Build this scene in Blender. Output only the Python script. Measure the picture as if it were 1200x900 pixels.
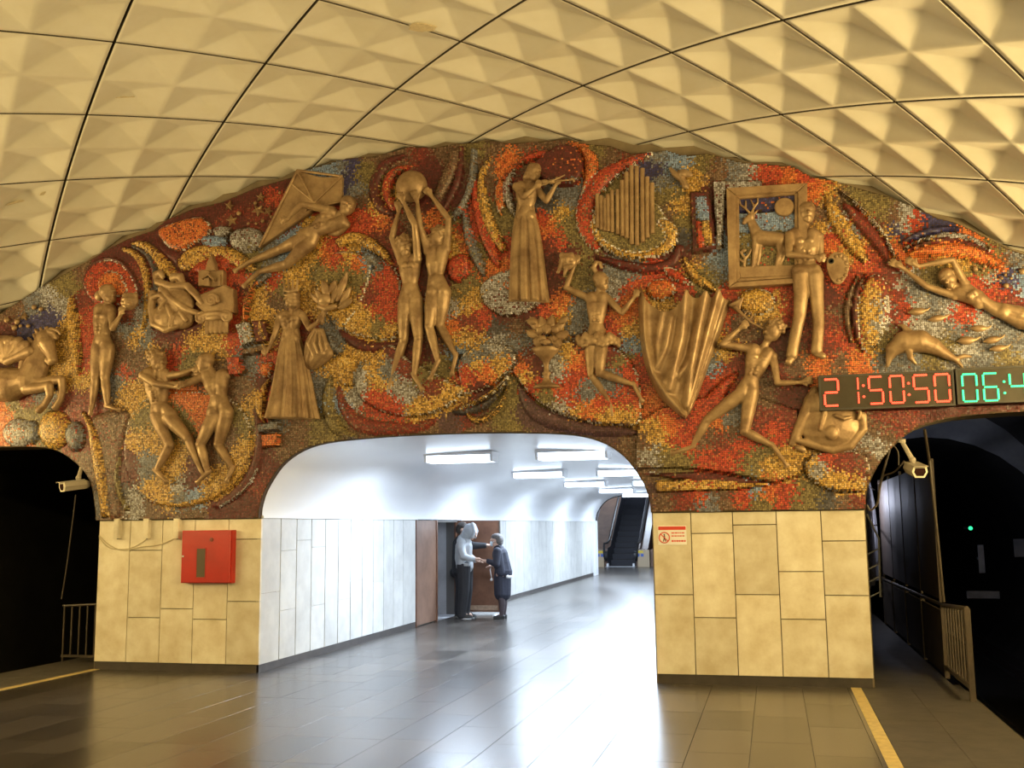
import bpy, bmesh, math, random
import numpy as np
from mathutils import Vector, Matrix, Euler
from mathutils.geometry import tessellate_polygon

for o in list(bpy.data.objects): bpy.data.objects.remove(o)
S = bpy.context.scene
COL = S.collection
random.seed(7); RNG = np.random.default_rng(7)

# ------------------------------------------------------------------ camera
CF, CPITCH, CYAW, CROLL = 1220.19, 0.1358, 0.2421, -0.0117
CAMP = np.array([0.0, -11.3285, 1.65])
_cy, _sy, _cp, _sp = math.cos(CYAW), math.sin(CYAW), math.cos(CPITCH), math.sin(CPITCH)
CFW = np.array([-_sy*_cp, _cy*_cp, _sp]); _r = np.array([_cy, _sy, 0.0]); _u = np.cross(_r, CFW)
CRT = math.cos(CROLL)*_r + math.sin(CROLL)*_u
CUP = -math.sin(CROLL)*_r + math.cos(CROLL)*_u
cam = bpy.data.cameras.new('camera'); cam.lens = CF/1200*36; cam.sensor_width = 36
camo = bpy.data.objects.new('camera', cam); COL.objects.link(camo)
camo.matrix_world = Matrix(((CRT[0], CUP[0], -CFW[0], CAMP[0]), (CRT[1], CUP[1], -CFW[1], CAMP[1]),
                            (CRT[2], CUP[2], -CFW[2], CAMP[2]), (0, 0, 0, 1)))
cam.clip_end = 200
S.camera = camo

# ------------------------------------------------------------------ world and light
LC = np.array([1.0, 0.735, 0.295])            # colour of the warm platform lamps
w = bpy.data.worlds.new('World'); S.world = w; w.use_nodes = True
w.node_tree.nodes['Background'].inputs[0].default_value = (0.02, 0.017, 0.012, 1)
w.node_tree.nodes['Background'].inputs[1].default_value = 1.0
S.view_settings.view_transform = 'Standard'; S.view_settings.look = 'None'
S.view_settings.exposure = 0.0; S.view_settings.gamma = 1.0; S.view_settings.use_curve_mapping = False

def area(name, loc, rot, sx, sy, power, color):
    l = bpy.data.lights.new(name, 'AREA'); l.shape = 'RECTANGLE'; l.size = sx; l.size_y = sy
    l.energy = power; l.color = color
    o = bpy.data.objects.new(name, l); COL.objects.link(o); o.location = loc; o.rotation_euler = rot
    return o
# warm lamps in the cornices that run along both track walls
CORN_R = area('cornice_light_right', (4.5, -6.4, 2.85), (0, math.radians(115), 0), 0.3, 12, 1750, tuple(LC))
CORN_L = area('cornice_light_left', (-11.66, -6.4, 2.85), (0, math.radians(-115), 0), 0.3, 12, 1080, tuple(LC))
# unseen fill strip added behind the photographer for frontal light on the mosaic
CROWN_FILL = area('crown_fill_light', (-2.6, -13.2, 4.9), (math.radians(35), 0, 0), 6.0, 0.25, 300, tuple(LC))

# ------------------------------------------------------------------ helpers
def ray(px, py):
    return CFW + ((px-600)/CF)*CRT - ((py-450)/CF)*CUP
def W(px, py, d=0.0):
    """pixel -> point of the end wall's relief, d metres proud of the wall"""
    r = ray(px, py); t = (-d-CAMP[1])/r[1]; return CAMP + t*r
def PM(px, py):
    return 0.5*(W(px+1, py)[0]-W(px-1, py)[0])
def onX(px, py, X):
    r = ray(px, py); t = (X-CAMP[0])/r[0]; return CAMP+t*r
def onZ(px, py, Z):
    r = ray(px, py); t = (Z-CAMP[2])/r[2]; return CAMP+t*r
def lin(c):
    c = np.asarray(c, float)/255.0
    return np.where(c <= 0.04045, c/12.92, ((c+0.055)/1.055)**2.4)
def A(r, g, b, k=1.0):
    """albedo of a thing that reads as this colour under the platform lamps"""
    a = np.clip(lin((r, g, b))/np.array((1.0, .80, .36))*k, 0.003, 0.9); return tuple(a)
def L3(r, g, b): return tuple(lin((r, g, b)))

def mesh_obj(name, me, mat=None, parent=None, smooth=False):
    o = bpy.data.objects.new(name, me); COL.objects.link(o)
    if mat and not me.materials: me.materials.append(mat)
    if parent: o.parent = parent
    if smooth:
        me.polygons.foreach_set('use_smooth', [True]*len(me.polygons))
    return o
def empty(name, loc=(0, 0, 0), rot=(0, 0, 0)):
    o = bpy.data.objects.new(name, None); COL.objects.link(o); o.location = loc; o.rotation_euler = rot
    o.empty_display_size = 0.1
    return o
def tag(o, label, cat, group=None):
    o['label'] = label; o['category'] = cat
    if group: o['group'] = group
    return o
def struct(o): o['kind'] = 'structure'; return o

class MB:
    """collects shapes into one mesh"""
    def __init__(s): s.v = []; s.f = []; s.m = []; s.cm = 0
    def add(s, vs, fs):
        n = len(s.v); s.v += [tuple(map(float, p)) for p in vs]; s.f += [tuple(i+n for i in f) for f in fs]; s.m += [s.cm]*len(fs); return s
    def box(s, c, size, R=None):
        h = np.array(size)/2; P = []
        for sx in (-1, 1):
            for sy in (-1, 1):
                for sz in (-1, 1):
                    p = np.array((sx, sy, sz))*h
                    if R is not None: p = np.array(R @ Vector(p))
                    P.append(p+np.array(c))
        return s.add(P, [(0, 1, 3, 2), (4, 6, 7, 5), (0, 4, 5, 1), (2, 3, 7, 6), (0, 2, 6, 4), (1, 5, 7, 3)])
    def bx(s, x0, x1, y0, y1, z0, z1): return s.box(((x0+x1)/2, (y0+y1)/2, (z0+z1)/2), (x1-x0, y1-y0, z1-z0))
    def cbox(s, x0, x1, y0, y1, z0, z1, b):
        """box with chamfered front (-y) rim"""
        P = [(x0, y1, z0), (x1, y1, z0), (x1, y1, z1), (x0, y1, z1), (x0, y0+b, z0), (x1, y0+b, z0), (x1, y0+b, z1), (x0, y0+b, z1),
             (x0+b, y0, z0+b), (x1-b, y0, z0+b), (x1-b, y0, z1-b), (x0+b, y0, z1-b)]
        F = [(3, 2, 1, 0), (8, 9, 10, 11)]
        for i in range(4):
            j = (i+1) % 4; F += [(i, j, 4+j, 4+i), (4+i, 4+j, 8+j, 8+i)]
        return s.add(P, F)
    def tube(s, pts, r, n=8, caps=True):
        pts = [np.array(p, float) for p in pts]; rr = r if hasattr(r, '__len__') else [r]*len(pts)
        V = []; F = []; up = None
        for i, p in enumerate(pts):
            t = pts[min(i+1, len(pts)-1)]-pts[max(i-1, 0)]; t /= (np.linalg.norm(t)+1e-9)
            if up is None: up = np.array((0, 0, 1.0)) if abs(t[2]) < .9 else np.array((1.0, 0, 0))
            a = np.cross(up, t); a /= (np.linalg.norm(a)+1e-9); b = np.cross(t, a); up = b
            for k in range(n):
                an = 2*math.pi*k/n; V.append(p+rr[i]*(math.cos(an)*a+math.sin(an)*b))
        for i in range(len(pts)-1):
            for k in range(n):
                k2 = (k+1) % n; F.append((i*n+k, i*n+k2, (i+1)*n+k2, (i+1)*n+k))
        if caps: F.append(tuple(range(n))[::-1]); F.append(tuple((len(pts)-1)*n+k for k in range(n)))
        return s.add(V, F)
    def lathe(s, c, prof, n=24, axis='z', squash=1.0):
        V = []; F = []
        for (r, h) in prof:
            for k in range(n):
                an = 2*math.pi*k/n; x, y = r*math.cos(an), r*math.sin(an)*squash
                V.append((c[0]+x, c[1]+y, c[2]+h) if axis == 'z' else ((c[0]+x, c[1]+h, c[2]+y) if axis == 'y' else (c[0]+h, c[1]+x, c[2]+y)))
        for i in range(len(prof)-1):
            for k in range(n):
                k2 = (k+1) % n; F.append((i*n+k, i*n+k2, (i+1)*n+k2, (i+1)*n+k))
        F.append(tuple(range(n))[::-1]); F.append(tuple((len(prof)-1)*n+k for k in range(n)))
        return s.add(V, F)
    def ball(s, c, r, n=10, R=None):
        rr = np.array(r if hasattr(r, '__len__') else (r, r, r), float); m = n//2+1
        V = [];F = []
        for i in range(1, m):
            ph = math.pi*i/m
            for k in range(n):
                th = 2*math.pi*k/n; V.append(np.array((math.sin(ph)*math.cos(th), math.sin(ph)*math.sin(th), math.cos(ph)))*rr)
        V += [np.array((0, 0, rr[2])), np.array((0, 0, -rr[2]))]; T = len(V)-2
        for i in range(m-2):
            for k in range(n):
                k2 = (k+1) % n; F.append((i*n+k, (i+1)*n+k, (i+1)*n+k2, i*n+k2))
        for k in range(n):
            k2 = (k+1) % n; F.append((T, k, k2)); F.append((T+1, (m-2)*n+k2, (m-2)*n+k))
        if R is not None: V = [np.array(R @ Vector(p)) for p in V]
        return s.add([p+np.array(c) for p in V], F)
    def cap(s, p0, r0, p1, r1, n=10):
        """tapered capsule: two balls and the cone between them"""
        s.ball(p0, r0, n); s.ball(p1, r1, n)
        if np.linalg.norm(np.array(p1)-np.array(p0)) > 1e-4: s.tube([p0, p1], [r0*.98, r1*.98], n)
        return s
    def prism(s, poly, y0, y1, bev=0.0):
        """polygon [(x,z)] extruded from y1 (back) to y0 (front, smaller y)"""
        poly = clean(poly); n = len(poly); tri = tessellate_polygon([[Vector((p[0], p[1], 0)) for p in poly]])
        V = [(p[0], y1, p[1]) for p in poly]
        if bev > 0:
            V += [(p[0], y0+bev, p[1]) for p in poly]
            V += [(p[0], y0, p[1]) for p in inset(poly, bev)]; top = 2*n
        else:
            V += [(p[0], y0, p[1]) for p in poly]; top = n
        F = [tuple(top+i for i in t) for t in tri]+[tuple(i for i in t[::-1]) for t in tri]
        for l in range(top//n):
            for i in range(n):
                j = (i+1) % n; F.append((l*n+i, l*n+j, (l+1)*n+j, (l+1)*n+i))
        return s.add(V, F)
    def mesh(s, name):
        me = bpy.data.meshes.new(name); me.from_pydata(s.v, [], s.f); me.update()
        bm = bmesh.new(); bm.from_mesh(me); bmesh.ops.recalc_face_normals(bm, faces=bm.faces); bm.to_mesh(me); bm.free()
        return me
    def build(s, name, mat, parent=None, smooth=False):
        if hasattr(s, 'd0'): s.v = [(p[0], min(p[1], -.058), p[2]) for p in s.v]
        mats = mat if isinstance(mat, (list, tuple)) else [mat]
        me = s.mesh(name)
        for m_ in mats: me.materials.append(m_)
        if len(mats) > 1: me.polygons.foreach_set('material_index', s.m)
        return mesh_obj(name, me, None, parent, smooth)

def clean(poly):
    out = []
    for p in poly:
        if not out or abs(p[0]-out[-1][0])+abs(p[1]-out[-1][1]) > 1e-5: out.append((float(p[0]), float(p[1])))
    if abs(out[0][0]-out[-1][0])+abs(out[0][1]-out[-1][1]) < 1e-5: out.pop()
    ar = sum(out[i][0]*out[(i+1) % len(out)][1]-out[(i+1) % len(out)][0]*out[i][1] for i in range(len(out)))
    return out if ar > 0 else out[::-1]
def inset(poly, d):
    P = np.array(poly); nx = np.roll(P, -1, 0)-P; nx /= (np.linalg.norm(nx, axis=1)[:, None]+1e-9)
    nr = np.stack([-nx[:, 1], nx[:, 0]], 1); m = nr+np.roll(nr, 1, 0); m /= (np.linalg.norm(m, axis=1)[:, None]+1e-6)
    return P+m*d
def spline(pts, n=6, closed=True):
    P = [np.array(p, float) for p in pts]; out = []; N = len(P)
    for i in range(N if closed else N-1):
        if closed: a, b, c, d = P[i-1], P[i], P[(i+1) % N], P[(i+2) % N]
        else: a, b, c, d = P[max(i-1, 0)], P[i], P[i+1], P[min(i+2, N-1)]
        for k in range(n):
            t = k/n
            out.append(.5*((2*b)+(c-a)*t+(2*a-5*b+4*c-d)*t*t+(3*b-a-3*c+d)*t**3))
    if not closed: out.append(P[-1])
    return out
def inpoly(X, Z, poly):
    P = np.array(poly); ins = np.zeros(len(X), bool); j = len(P)-1
    bb = (X >= P[:, 0].min()) & (X <= P[:, 0].max()) & (Z >= P[:, 1].min()) & (Z <= P[:, 1].max())
    ix = np.nonzero(bb)[0]; x = X[ix]; z = Z[ix]; r = np.zeros(len(ix), bool)
    for i in range(len(P)):
        xi, zi = P[i]; xj, zj = P[j]
        c = ((zi > z) != (zj > z))
        with np.errstate(divide='ignore', invalid='ignore'):
            r ^= c & (x < (xj-xi)*(z-zi)/((zj-zi) if zj != zi else 1e-12)+xi)
        j = i
    ins[ix] = r; return ins

# ------------------------------------------------------------------ materials
def newmat(name):
    m = bpy.data.materials.new(name); m.use_nodes = True; nt = m.node_tree
    return m, nt, nt.nodes['Principled BSDF']
def mat(name, c, rough=0.5, metal=0.0, var=0.0, scale=6.0, c2=None, bump=0.0, bscale=40.0, spec=0.5, rnd=0.0, rough2=None, detail=6.0):
    """base colour with procedural noise towards c2, per-object random tint and fine relief"""
    m, nt, b = newmat(name); N = nt.nodes; K = nt.links
    b.inputs['Roughness'].default_value = rough; b.inputs['Metallic'].default_value = metal
    b.inputs['Specular IOR Level'].default_value = spec
    c = tuple(c)+(1,); c2 = tuple(c2)+(1,) if c2 is not None else tuple(x*(1-var) for x in c[:3])+(1,)
    tc = N.new('ShaderNodeTexCoord'); no = N.new('ShaderNodeTexNoise'); no.inputs['Scale'].default_value = scale; no.inputs['Detail'].default_value = detail
    no.inputs['Roughness'].default_value = 0.62
    geo = N.new('ShaderNodeNewGeometry'); K.new(geo.outputs['Position'], no.inputs['Vector'])
    ramp = N.new('ShaderNodeMapRange'); ramp.inputs[1].default_value = 0.35; ramp.inputs[2].default_value = 0.68
    K.new(no.outputs['Fac'], ramp.inputs[0])
    mx = N.new('ShaderNodeMix'); mx.data_type = 'RGBA'; mx.inputs[6].default_value = c; mx.inputs[7].default_value = c2
    K.new(ramp.outputs[0], mx.inputs[0]); out = mx.outputs[2]
    if rnd > 0:
        oi = N.new('ShaderNodeObjectInfo'); hs = N.new('ShaderNodeHueSaturation')
        mr = N.new('ShaderNodeMapRange'); mr.inputs[3].default_value = 1-rnd; mr.inputs[4].default_value = 1+rnd*.6
        K.new(oi.outputs['Random'], mr.inputs[0]); K.new(mr.outputs[0], hs.inputs['Value']); K.new(out, hs.inputs['Color']); out = hs.outputs[0]
    K.new(out, b.inputs['Base Color'])
    if rough2 is not None:
        r2 = N.new('ShaderNodeMapRange'); r2.inputs[3].default_value = rough; r2.inputs[4].default_value = rough2
        K.new(ramp.outputs[0], r2.inputs[0]); K.new(r2.outputs[0], b.inputs['Roughness'])
    if bump > 0:
        n2 = N.new('ShaderNodeTexNoise'); n2.inputs['Scale'].default_value = bscale; n2.inputs['Detail'].default_value = 4
        K.new(geo.outputs['Position'], n2.inputs['Vector'])
        bp = N.new('ShaderNodeBump'); bp.inputs['Strength'].default_value = bump; bp.inputs['Distance'].default_value = 0.01
        K.new(n2.outputs['Fac'], bp.inputs['Height']); K.new(bp.outputs[0], b.inputs['Normal'])
    return m
def emit(name, c, s):
    m, nt, b = newmat(name); b.inputs['Base Color'].default_value = tuple(c)+(1,)
    b.inputs['Emission Color'].default_value = tuple(c)+(1,); b.inputs['Emission Strength'].default_value = s; return m

M = {}
M['ceil'] = mat('cream_plaster', (.76, .73, .66), .42, c2=(.68, .64, .55), scale=1.6, bump=.12, bscale=14, rnd=.05, spec=.4)
M['ceilback'] = mat('vault_backing', (.10, .085, .06), .9)
M['marble'] = mat('beige_marble', (.80, .75, .64), .32, c2=(.60, .52, .38), scale=3.8, rnd=.14, bump=.05, bscale=30)
M['marble_cool'] = mat('marble_cool_lit', (.60, .595, .57), .35, c2=(.47, .465, .45), scale=3.0, rnd=.10)  # pier marble again, its look under the cool lamps put into the colour
M['plinth'] = mat('dark_stone_plinth', (.06, .05, .045), .5, var=.4)
M['floor'] = mat('polished_stone', (.092, .079, .067), .26, c2=(.064, .056, .050), scale=1.6, rnd=.45, spec=.5)
M['seam'] = mat('brown_seam', (.05, .035, .02), .8)
M['joint'] = mat('dark_joint', (.05, .045, .04), .38)
M['edge'] = mat('worn_asphalt', (.085, .075, .065), .55, c2=(.05, .045, .04), scale=5, bump=.2)
M['yellow'] = mat('worn_yellow_paint', (.60, .47, .19), .55, c2=(.42, .32, .15), scale=14)
M['grout'] = mat('mosaic_grout', (.075, .045, .022), .85, var=.4, scale=20)
M['gold'] = mat('gilded_relief', (.40, .275, .155), .38, metal=.35, c2=(.19, .112, .06), scale=5.0, bump=.35, bscale=26, rough2=.55, spec=.45)
M['dark'] = mat('dark_and_shade', (.018, .016, .014), .8, c2=(.01, .009, .008), scale=3)  # near-black colour holds the darkness of track pits; also for dark fittings
M['steel'] = mat('painted_steel', (.10, .09, .075), .5, var=.4, scale=12)
M['white'] = mat('white_gloss_paint', (.80, .81, .83), .28, c2=(.76, .77, .8), scale=.8, spec=.5)
m, nt, b = newmat('mosaic_tesserae'); at = nt.nodes.new('ShaderNodeAttribute'); at.attribute_name = 'Col'
nt.links.new(at.outputs['Color'], b.inputs['Base Color']); b.inputs['Roughness'].default_value = .42; b.inputs['Specular IOR Level'].default_value = .5
M['tess'] = m

# ================================================================== STRUCTURE
VX, VZ, VR = -3.578, -5.4355, 11.567           # centre and radius of the vault
SHEAR = 0.028
PT, PB = 1.776, 0.09                            # top and bottom of the marble dado
XL0, XL1, XR0, XR1 = -8.047, -5.868, -1.264, 0.919   # edges of the two piers
EDL, EDR = -8.94, 1.78                          # platform edges

# ---- ceiling: vault backing and diamond coffer panels
mb = MB(); V = []; F = []; n = 48; RB = VR+0.22
for y in (-26.0, 0.45):
    for r_ in (RB, RB+.25):
        for k in range(n+1):
            a = -0.90+1.80*k/n; V.append((VX+r_*math.sin(a), y, VZ+r_*math.cos(a)))
m1 = n+1
for k in range(n):
    F += [(k, k+1, 2*m1+k+1, 2*m1+k), (m1+k, 3*m1+k, 3*m1+k+1, m1+k+1), (k, m1+k, m1+k+1, k+1), (2*m1+k, 2*m1+k+1, 3*m1+k+1, 3*m1+k)]
mb.add(V, F); ceiling = struct(mb.build('ceiling', M['ceilback']))

DS, DY = 0.973, 0.962
def panel_mesh():
    D = 0.098; sc = 0.982; V = []; F = []
    def P(u, v, rec):
        u *= sc; v *= sc; s = (u+v)/2*DS; y = (u-v)/2*DY; a = s/VR; r = VR+rec
        return (r*math.sin(a), y+SHEAR*s, r*math.cos(a)-VR)
    G = 3
    idx = {}
    def vid(u, v, rec):
        k = (round(u, 4), round(v, 4), round(rec, 4))
        if k not in idx: idx[k] = len(V); V.append(P(u, v, rec))
        return idx[k]
    for cu in (-.5, .5):
        for cv in (-.5, .5):
            def dep(a, b):
                t = 1-max(abs(a), abs(b)); return D*t
            # each coffer cell: four facets, finely divided so that the ridges stay soft
            g = 20
            for i in range(g):
                for j in range(g):
                    q = [(-1+2*i/g, -1+2*j/g), (-1+2*(i+1)/g, -1+2*j/g), (-1+2*(i+1)/g, -1+2*(j+1)/g), (-1+2*i/g, -1+2*(j+1)/g)]
                    ids = [vid(cu+a*.5, cv+b*.5, dep(a, b)) for a, b in q]
                    mid = (i+.5-g/2, j+.5-g/2)
                    if mid[0]*mid[1] > 0: F += [(ids[0], ids[1], ids[2]), (ids[0], ids[2], ids[3])]
                    else: F += [(ids[0], ids[1], ids[3]), (ids[1], ids[2], ids[3])]
    ring = [(-1, -1), (1, -1), (1, 1), (-1, 1)]
    for k in range(4):
        a, b_ = ring[k], ring[(k+1) % 4]; st = 40
        for i in range(st):
            p = [a[0]+(b_[0]-a[0])*i/st, a[1]+(b_[1]-a[1])*i/st]; q = [a[0]+(b_[0]-a[0])*(i+1)/st, a[1]+(b_[1]-a[1])*(i+1)/st]
            F.append((vid(p[0], p[1], 0.), vid(q[0], q[1], 0.), vid(q[0], q[1], .12), vid(p[0], p[1], .12)))
    me = bpy.data.meshes.new('ceiling_panel'); me.from_pydata(V, [], F); me.update()
    bm = bmesh.new(); bm.from_mesh(me); bmesh.ops.recalc_face_normals(bm, faces=bm.faces)
    if sum(f.normal.z for f in bm.faces) > 0: bmesh.ops.reverse_faces(bm, faces=bm.faces)
    bm.to_mesh(me); bm.free(); me.materials.append(M['ceil']); me.materials.append(M['seam']); me.polygons.foreach_set('material_index', [1 if abs(p.normal.z) < .3 else 0 for p in me.polygons]); me.polygons.foreach_set('use_smooth', [True]*len(me.polygons)); return me
PME = panel_mesh()
for i in range(-11, 12):
    for j in range(-13, 3):
        if (i+j) % 2 == 0: continue
        s = DS*i; y = -1.665+DY*j+SHEAR*s
        if y > 0.75 or y < -13: continue
        a = s/VR
        o = mesh_obj('ceiling_panel', PME, None, ceiling)
        o.location = (VX+VR*math.sin(a), y, VZ+VR*math.cos(a)); o.rotation_euler = (0, a, 0)

# ---- end wall with the passage and the two tunnel mouths
CXM = (XL1+XR0)/2
half = [(2.302, 1.776), (2.285, 1.93), (2.20, 2.15), (1.97, 2.44), (1.58, 2.62), (0.9, 2.682), (0, 2.70)]
arch = [(CXM-a, z) for a, z in half]+[(CXM+a, z) for a, z in half[-2::-1]]
ARCH = [tuple(p) for p in spline(arch, 5, False)]
ltun = [(-12.2, 1.7), (-12.05, 2.25), (-11.6, 2.62), (-10.9, 2.72), (-9.55, 2.72), (-8.80, 2.69), (-8.42, 2.525), (-8.155, 2.25), (-8.047, 1.778)]
LT = [tuple(p) for p in spline(ltun, 5, False)]
rtun = [(2*CXM-x, z) for x, z in ltun][::-1]
rtun = [(0.919, 1.776), (0.965, 2.02), (1.18, 2.365), (1.60, 2.645), (2.45, 2.725), (4.2, 2.72), (4.6, 2.62), (4.95, 2.25), (5.07, 1.7)]
RT = [tuple(p) for p in spline(rtun, 5, False)]
poly = [(-13.4, 0.0), (-12.2, 0.0)]+LT+[(XL0, 0), (XL1, 0)]+ARCH+[(XR0, 0), (XR1, 0)]+RT+[(5.07, 0), (6.2, 0), (6.2, 1.5)]
arc = []
for k in range(41):
    a = .88-1.76*k/40; arc.append((VX+(VR+.2)*math.sin(a), VZ+(VR+.2)*math.cos(a)))
poly += arc+[(-13.4, 1.5)]
wall = struct(MB().prism(poly, 0.0, 0.42).build('wall_end', mat('end_wall_plaster', (.22, .17, .11), .8, var=.3)))

# marble dado slabs on the piers (one object for each slab)
def slab(x0, x1, z0, z1):
    g = .0045
    MB().cbox(x0+g, x1-g, -.035, .0, z0+g, z1-g, .003).build('marble_slab', M['marble'], wall)
def pier(seams, rows, d=.035):
    xs = [W(px, 640, d)[0] for px in seams]
    for c in range(len(xs)-1):
        zs = sorted([PB, PT]+[W((seams[c]+seams[c+1])/2, r, d)[2] for r in rows[c]])
        for k in range(len(zs)-1): slab(xs[c], xs[c+1], zs[k], zs[k+1])
pier([115.5, 152, 190, 228, 267.5, 306], [[], [645, 724], [713.5], [726], [632, 705]])
pier([765.5, 810.5, 859.5, 911, 963.5, 1015.5], [[697], [625, 724], [615, 697], [670, 726], [634, 698]])
for a, b_ in ((XL0, XL1), (XR0, XR1)):
    MB().bx(a+.02, b_-.02, -.02, .0, -.011, PB).build('plinth', M['plinth'], wall)

# ---- floor slabs, stone paving
fl = MB(); fl.bx(EDL, EDR, -26, .42, -1.15, -.012); fl.bx(-6.15, -1.1, .42, 24.2, -.5, -.012); fl.bx(-8.2, .5, 24.2, 31, -.5, -.012)
fl.bx(EDL, XL0+.05, .42, 9, -1.15, -.012); fl.bx(.86, 1.70, .42, 9, -1.15, -.012); fl.bx(XL0+.05, -6.15, .42, 3, -.5, -.012); fl.bx(-1.1, .86, .42, 3, -.5, -.012)
floor = struct(fl.build('floor', M['joint']))
lanes = [1.78, 1.26, .79, .65, .21, -.235, -.68, -1.285, -1.72]
while lanes[-1] > -8.0: lanes.append(lanes[-1]-.44)
lanes[-1] = -8.0; lanes += [-8.47, -8.94]
TM = {}
def tile(x0, x1, y0, y1, mt='floor'):
    w_, l_ = round(x1-x0, 3), round(y1-y0, 2); k = (w_, l_, mt)
    if k not in TM:
        g = .0018; b_ = .0006; P = []; h = .03
        for (ins, z) in ((g, -h), (g, -b_), (g+b_, 0)):
            P += [(-w_/2+ins, -l_/2+ins, z), (w_/2-ins, -l_/2+ins, z), (w_/2-ins, l_/2-ins, z), (-w_/2+ins, l_/2-ins, z)]
        F = [(8, 9, 10, 11), (3, 2, 1, 0)]
        for r_ in range(2):
            for i in range(4):
                j = (i+1) % 4; F.append((r_*4+i, r_*4+j, r_*4+4+j, r_*4+4+i))
        me = bpy.data.meshes.new('paving_tile'); me.from_pydata(P, [], F); me.update(); me.materials.append(M[mt]); TM[k] = me
    o = mesh_obj('paving_tile', TM[k], None, floor); o.location = ((x0+x1)/2, (y0+y1)/2, 0)
    o.rotation_euler = (random.uniform(-.0004, .0004), random.uniform(-.0006, .0006), 0)
for i in range(len(lanes)-1):
    x1, x0 = lanes[i], lanes[i+1]
    mt = 'edge' if (x0 > .7 or x1 < -7.99) else 'floor'
    L = random.choice([.88, 1.0, 1.1]); y = .0 - random.choice([.0, .3, .5, .7, .9])
    ends = [0.0]
    while y > -6.4:
        if ends[-1]-y > .1: ends.append(round(y, 2))
        y -= L
    ends.append(-6.6)
    for k in range(len(ends)-1): tile(x0, x1, ends[k+1], ends[k], mt)
MB().bx(EDL, EDR, -26, -6.6, -.02, -.002).build('paving', M['floor'], floor)
cl = [-5.86+.46*i for i in range(11)]; cl[-1] = -1.27
for i in range(10):
    y = random.choice([.45, .6, .8, 1.0]); ends = [0.0]
    while y < 11.5:
        ends.append(round(y, 2)); y += 1.0
    ends.append(12.0)
    for k in range(len(ends)-1): tile(cl[i], cl[i+1], ends[k], ends[k+1])
MB().bx(-5.86, -1.27, 12, 24.2, -.02, -.001).build('paving', M['floor'], floor)
MB().bx(-8.1, .4, 24.2, 31, -.02, -.001).build('paving', M['floor'], floor)
MB().bx(.93, 1.70, 0, 9, -.02, 0.0).bx(EDL, XL0-.02, 0, 9, -.02, 0.0).build('walkway', M['edge'], floor)

# ---- yellow safety lines
for nm, xc, y1, lab in (('platform_line', .735, -.03, 'worn yellow safety line painted on the floor below the right marble pier'),
                        ('platform_line', -8.0, -.02, 'thin worn yellow safety line beside the dark tunnel with the slim railing')):
    me = MB(); me.bx(xc-.05, xc+.05, -14, y1, -.001, .003); o = me.build(nm, M['yellow']); tag(o, lab, 'floor line')

# ---- track pits, track walls, far end of the hall
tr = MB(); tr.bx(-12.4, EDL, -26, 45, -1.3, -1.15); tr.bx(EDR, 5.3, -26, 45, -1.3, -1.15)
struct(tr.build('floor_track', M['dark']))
sidem = mat('track_wall_paint', (.30, .28, .25), .7, var=.4, scale=2)
struct(MB().bx(5.1, 5.4, -26, .42, -1.3, 3.2).build('wall_right', sidem))
struct(MB().bx(-12.55, -12.25, -26, .42, -1.3, 3.2).build('wall_left', sidem))
struct(MB().bx(-13, 6, -26.3, -26, -1.3, 6.6).build('wall_back', mat('back_wall', (.35, .30, .22), .7, var=.3)))
trm = mat('lamp_trough', (.6, .56, .48), .5)
for sx, xx, lab in ((1, 4.62, 'long cream lamp trough under the vault along the right track wall'), (-1, -11.78, 'long cream lamp trough under the vault along the left track wall')):
    t = empty('cornice_lamp', (xx, -6.4, 2.62)); tag(t, lab, 'lamp')
    q = MB(); q.bx(-.16 if sx > 0 else -.56, .56 if sx > 0 else .16, -6.1, 6.1, 0, .03); q.bx(-sx*.15-.012, -sx*.15+.012, -6.1, 6.1, .03, .10); q.build('trough', trm, t)
t = empty('crown_fill_lamp', (-2.6, -13.25, 4.98)); tag(t, 'long warm fill lamp added on rods under the crown of the vault', 'lamp')
MB().bx(-3.1, 3.1, -.1, .1, 0, .06).build('housing', trm, t)
for xx in (-2.4, 2.4): MB().tube([(xx, 0, .06), (xx, 0, VZ+math.sqrt(VR**2-(xx+.978)**2)-4.98)], .012, 6).build('rod', M['steel'], t)

# ---- passage: walls, vault, dado slabs
pw = MB(); pw.bx(-6.15, -5.905, .42, 6.72, -.02, 1.80); pw.bx(-6.15, -5.905, 8.12, 24, -.02, 1.80); pw.bx(-6.15, -5.905, 6.72, 8.12, 1.74, 1.80)
pwall = struct(pw.build('wall_passage_left', mat('seam_mortar', (.16, .15, .14), .8)))
yseam = [0.0]+[.089+.4352*i for i in range(1, 13)]+[5.5]
yseam = [-.03+.0, .50, .945, 1.385, 1.825, 2.262, 2.70, 3.14, 3.575, 4.01, 4.445, 4.88, 5.50]
rows = [[694], [645, 714], [633], [641, 709], [], [702], [680], [], [682], [], [680], []]
pxm = [318, 337, 355, 372, 387, 402, 416, 430, 442, 454, 464, 477]
def pslab(y0, y1, z0, z1, mt='marble_cool'):
    g = .006; q = MB(); q.bx(-5.905, -5.860, y0+.010, y1-.010, z0+.002, z1-.002); q.build('marble_slab', M[mt], pwall)
for k in range(12):
    zs = sorted([PB, 1.775]+[min(1.7, max(.2, onX(pxm[k], r, -5.872)[2])) for r in rows[k]])
    for q in range(len(zs)-1): pslab(yseam[k], yseam[k+1], zs[q], zs[q+1])
yy = 8.16
while yy < 23.2:
    y2 = min(yy+.87, 23.3); z = random.uniform(.5, 1.3)
    if random.random() < .5: pslab(yy, y2, PB, z); pslab(yy, y2, z, 1.775)
    else: pslab(yy, y2, PB, 1.775)
    yy = y2
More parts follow.
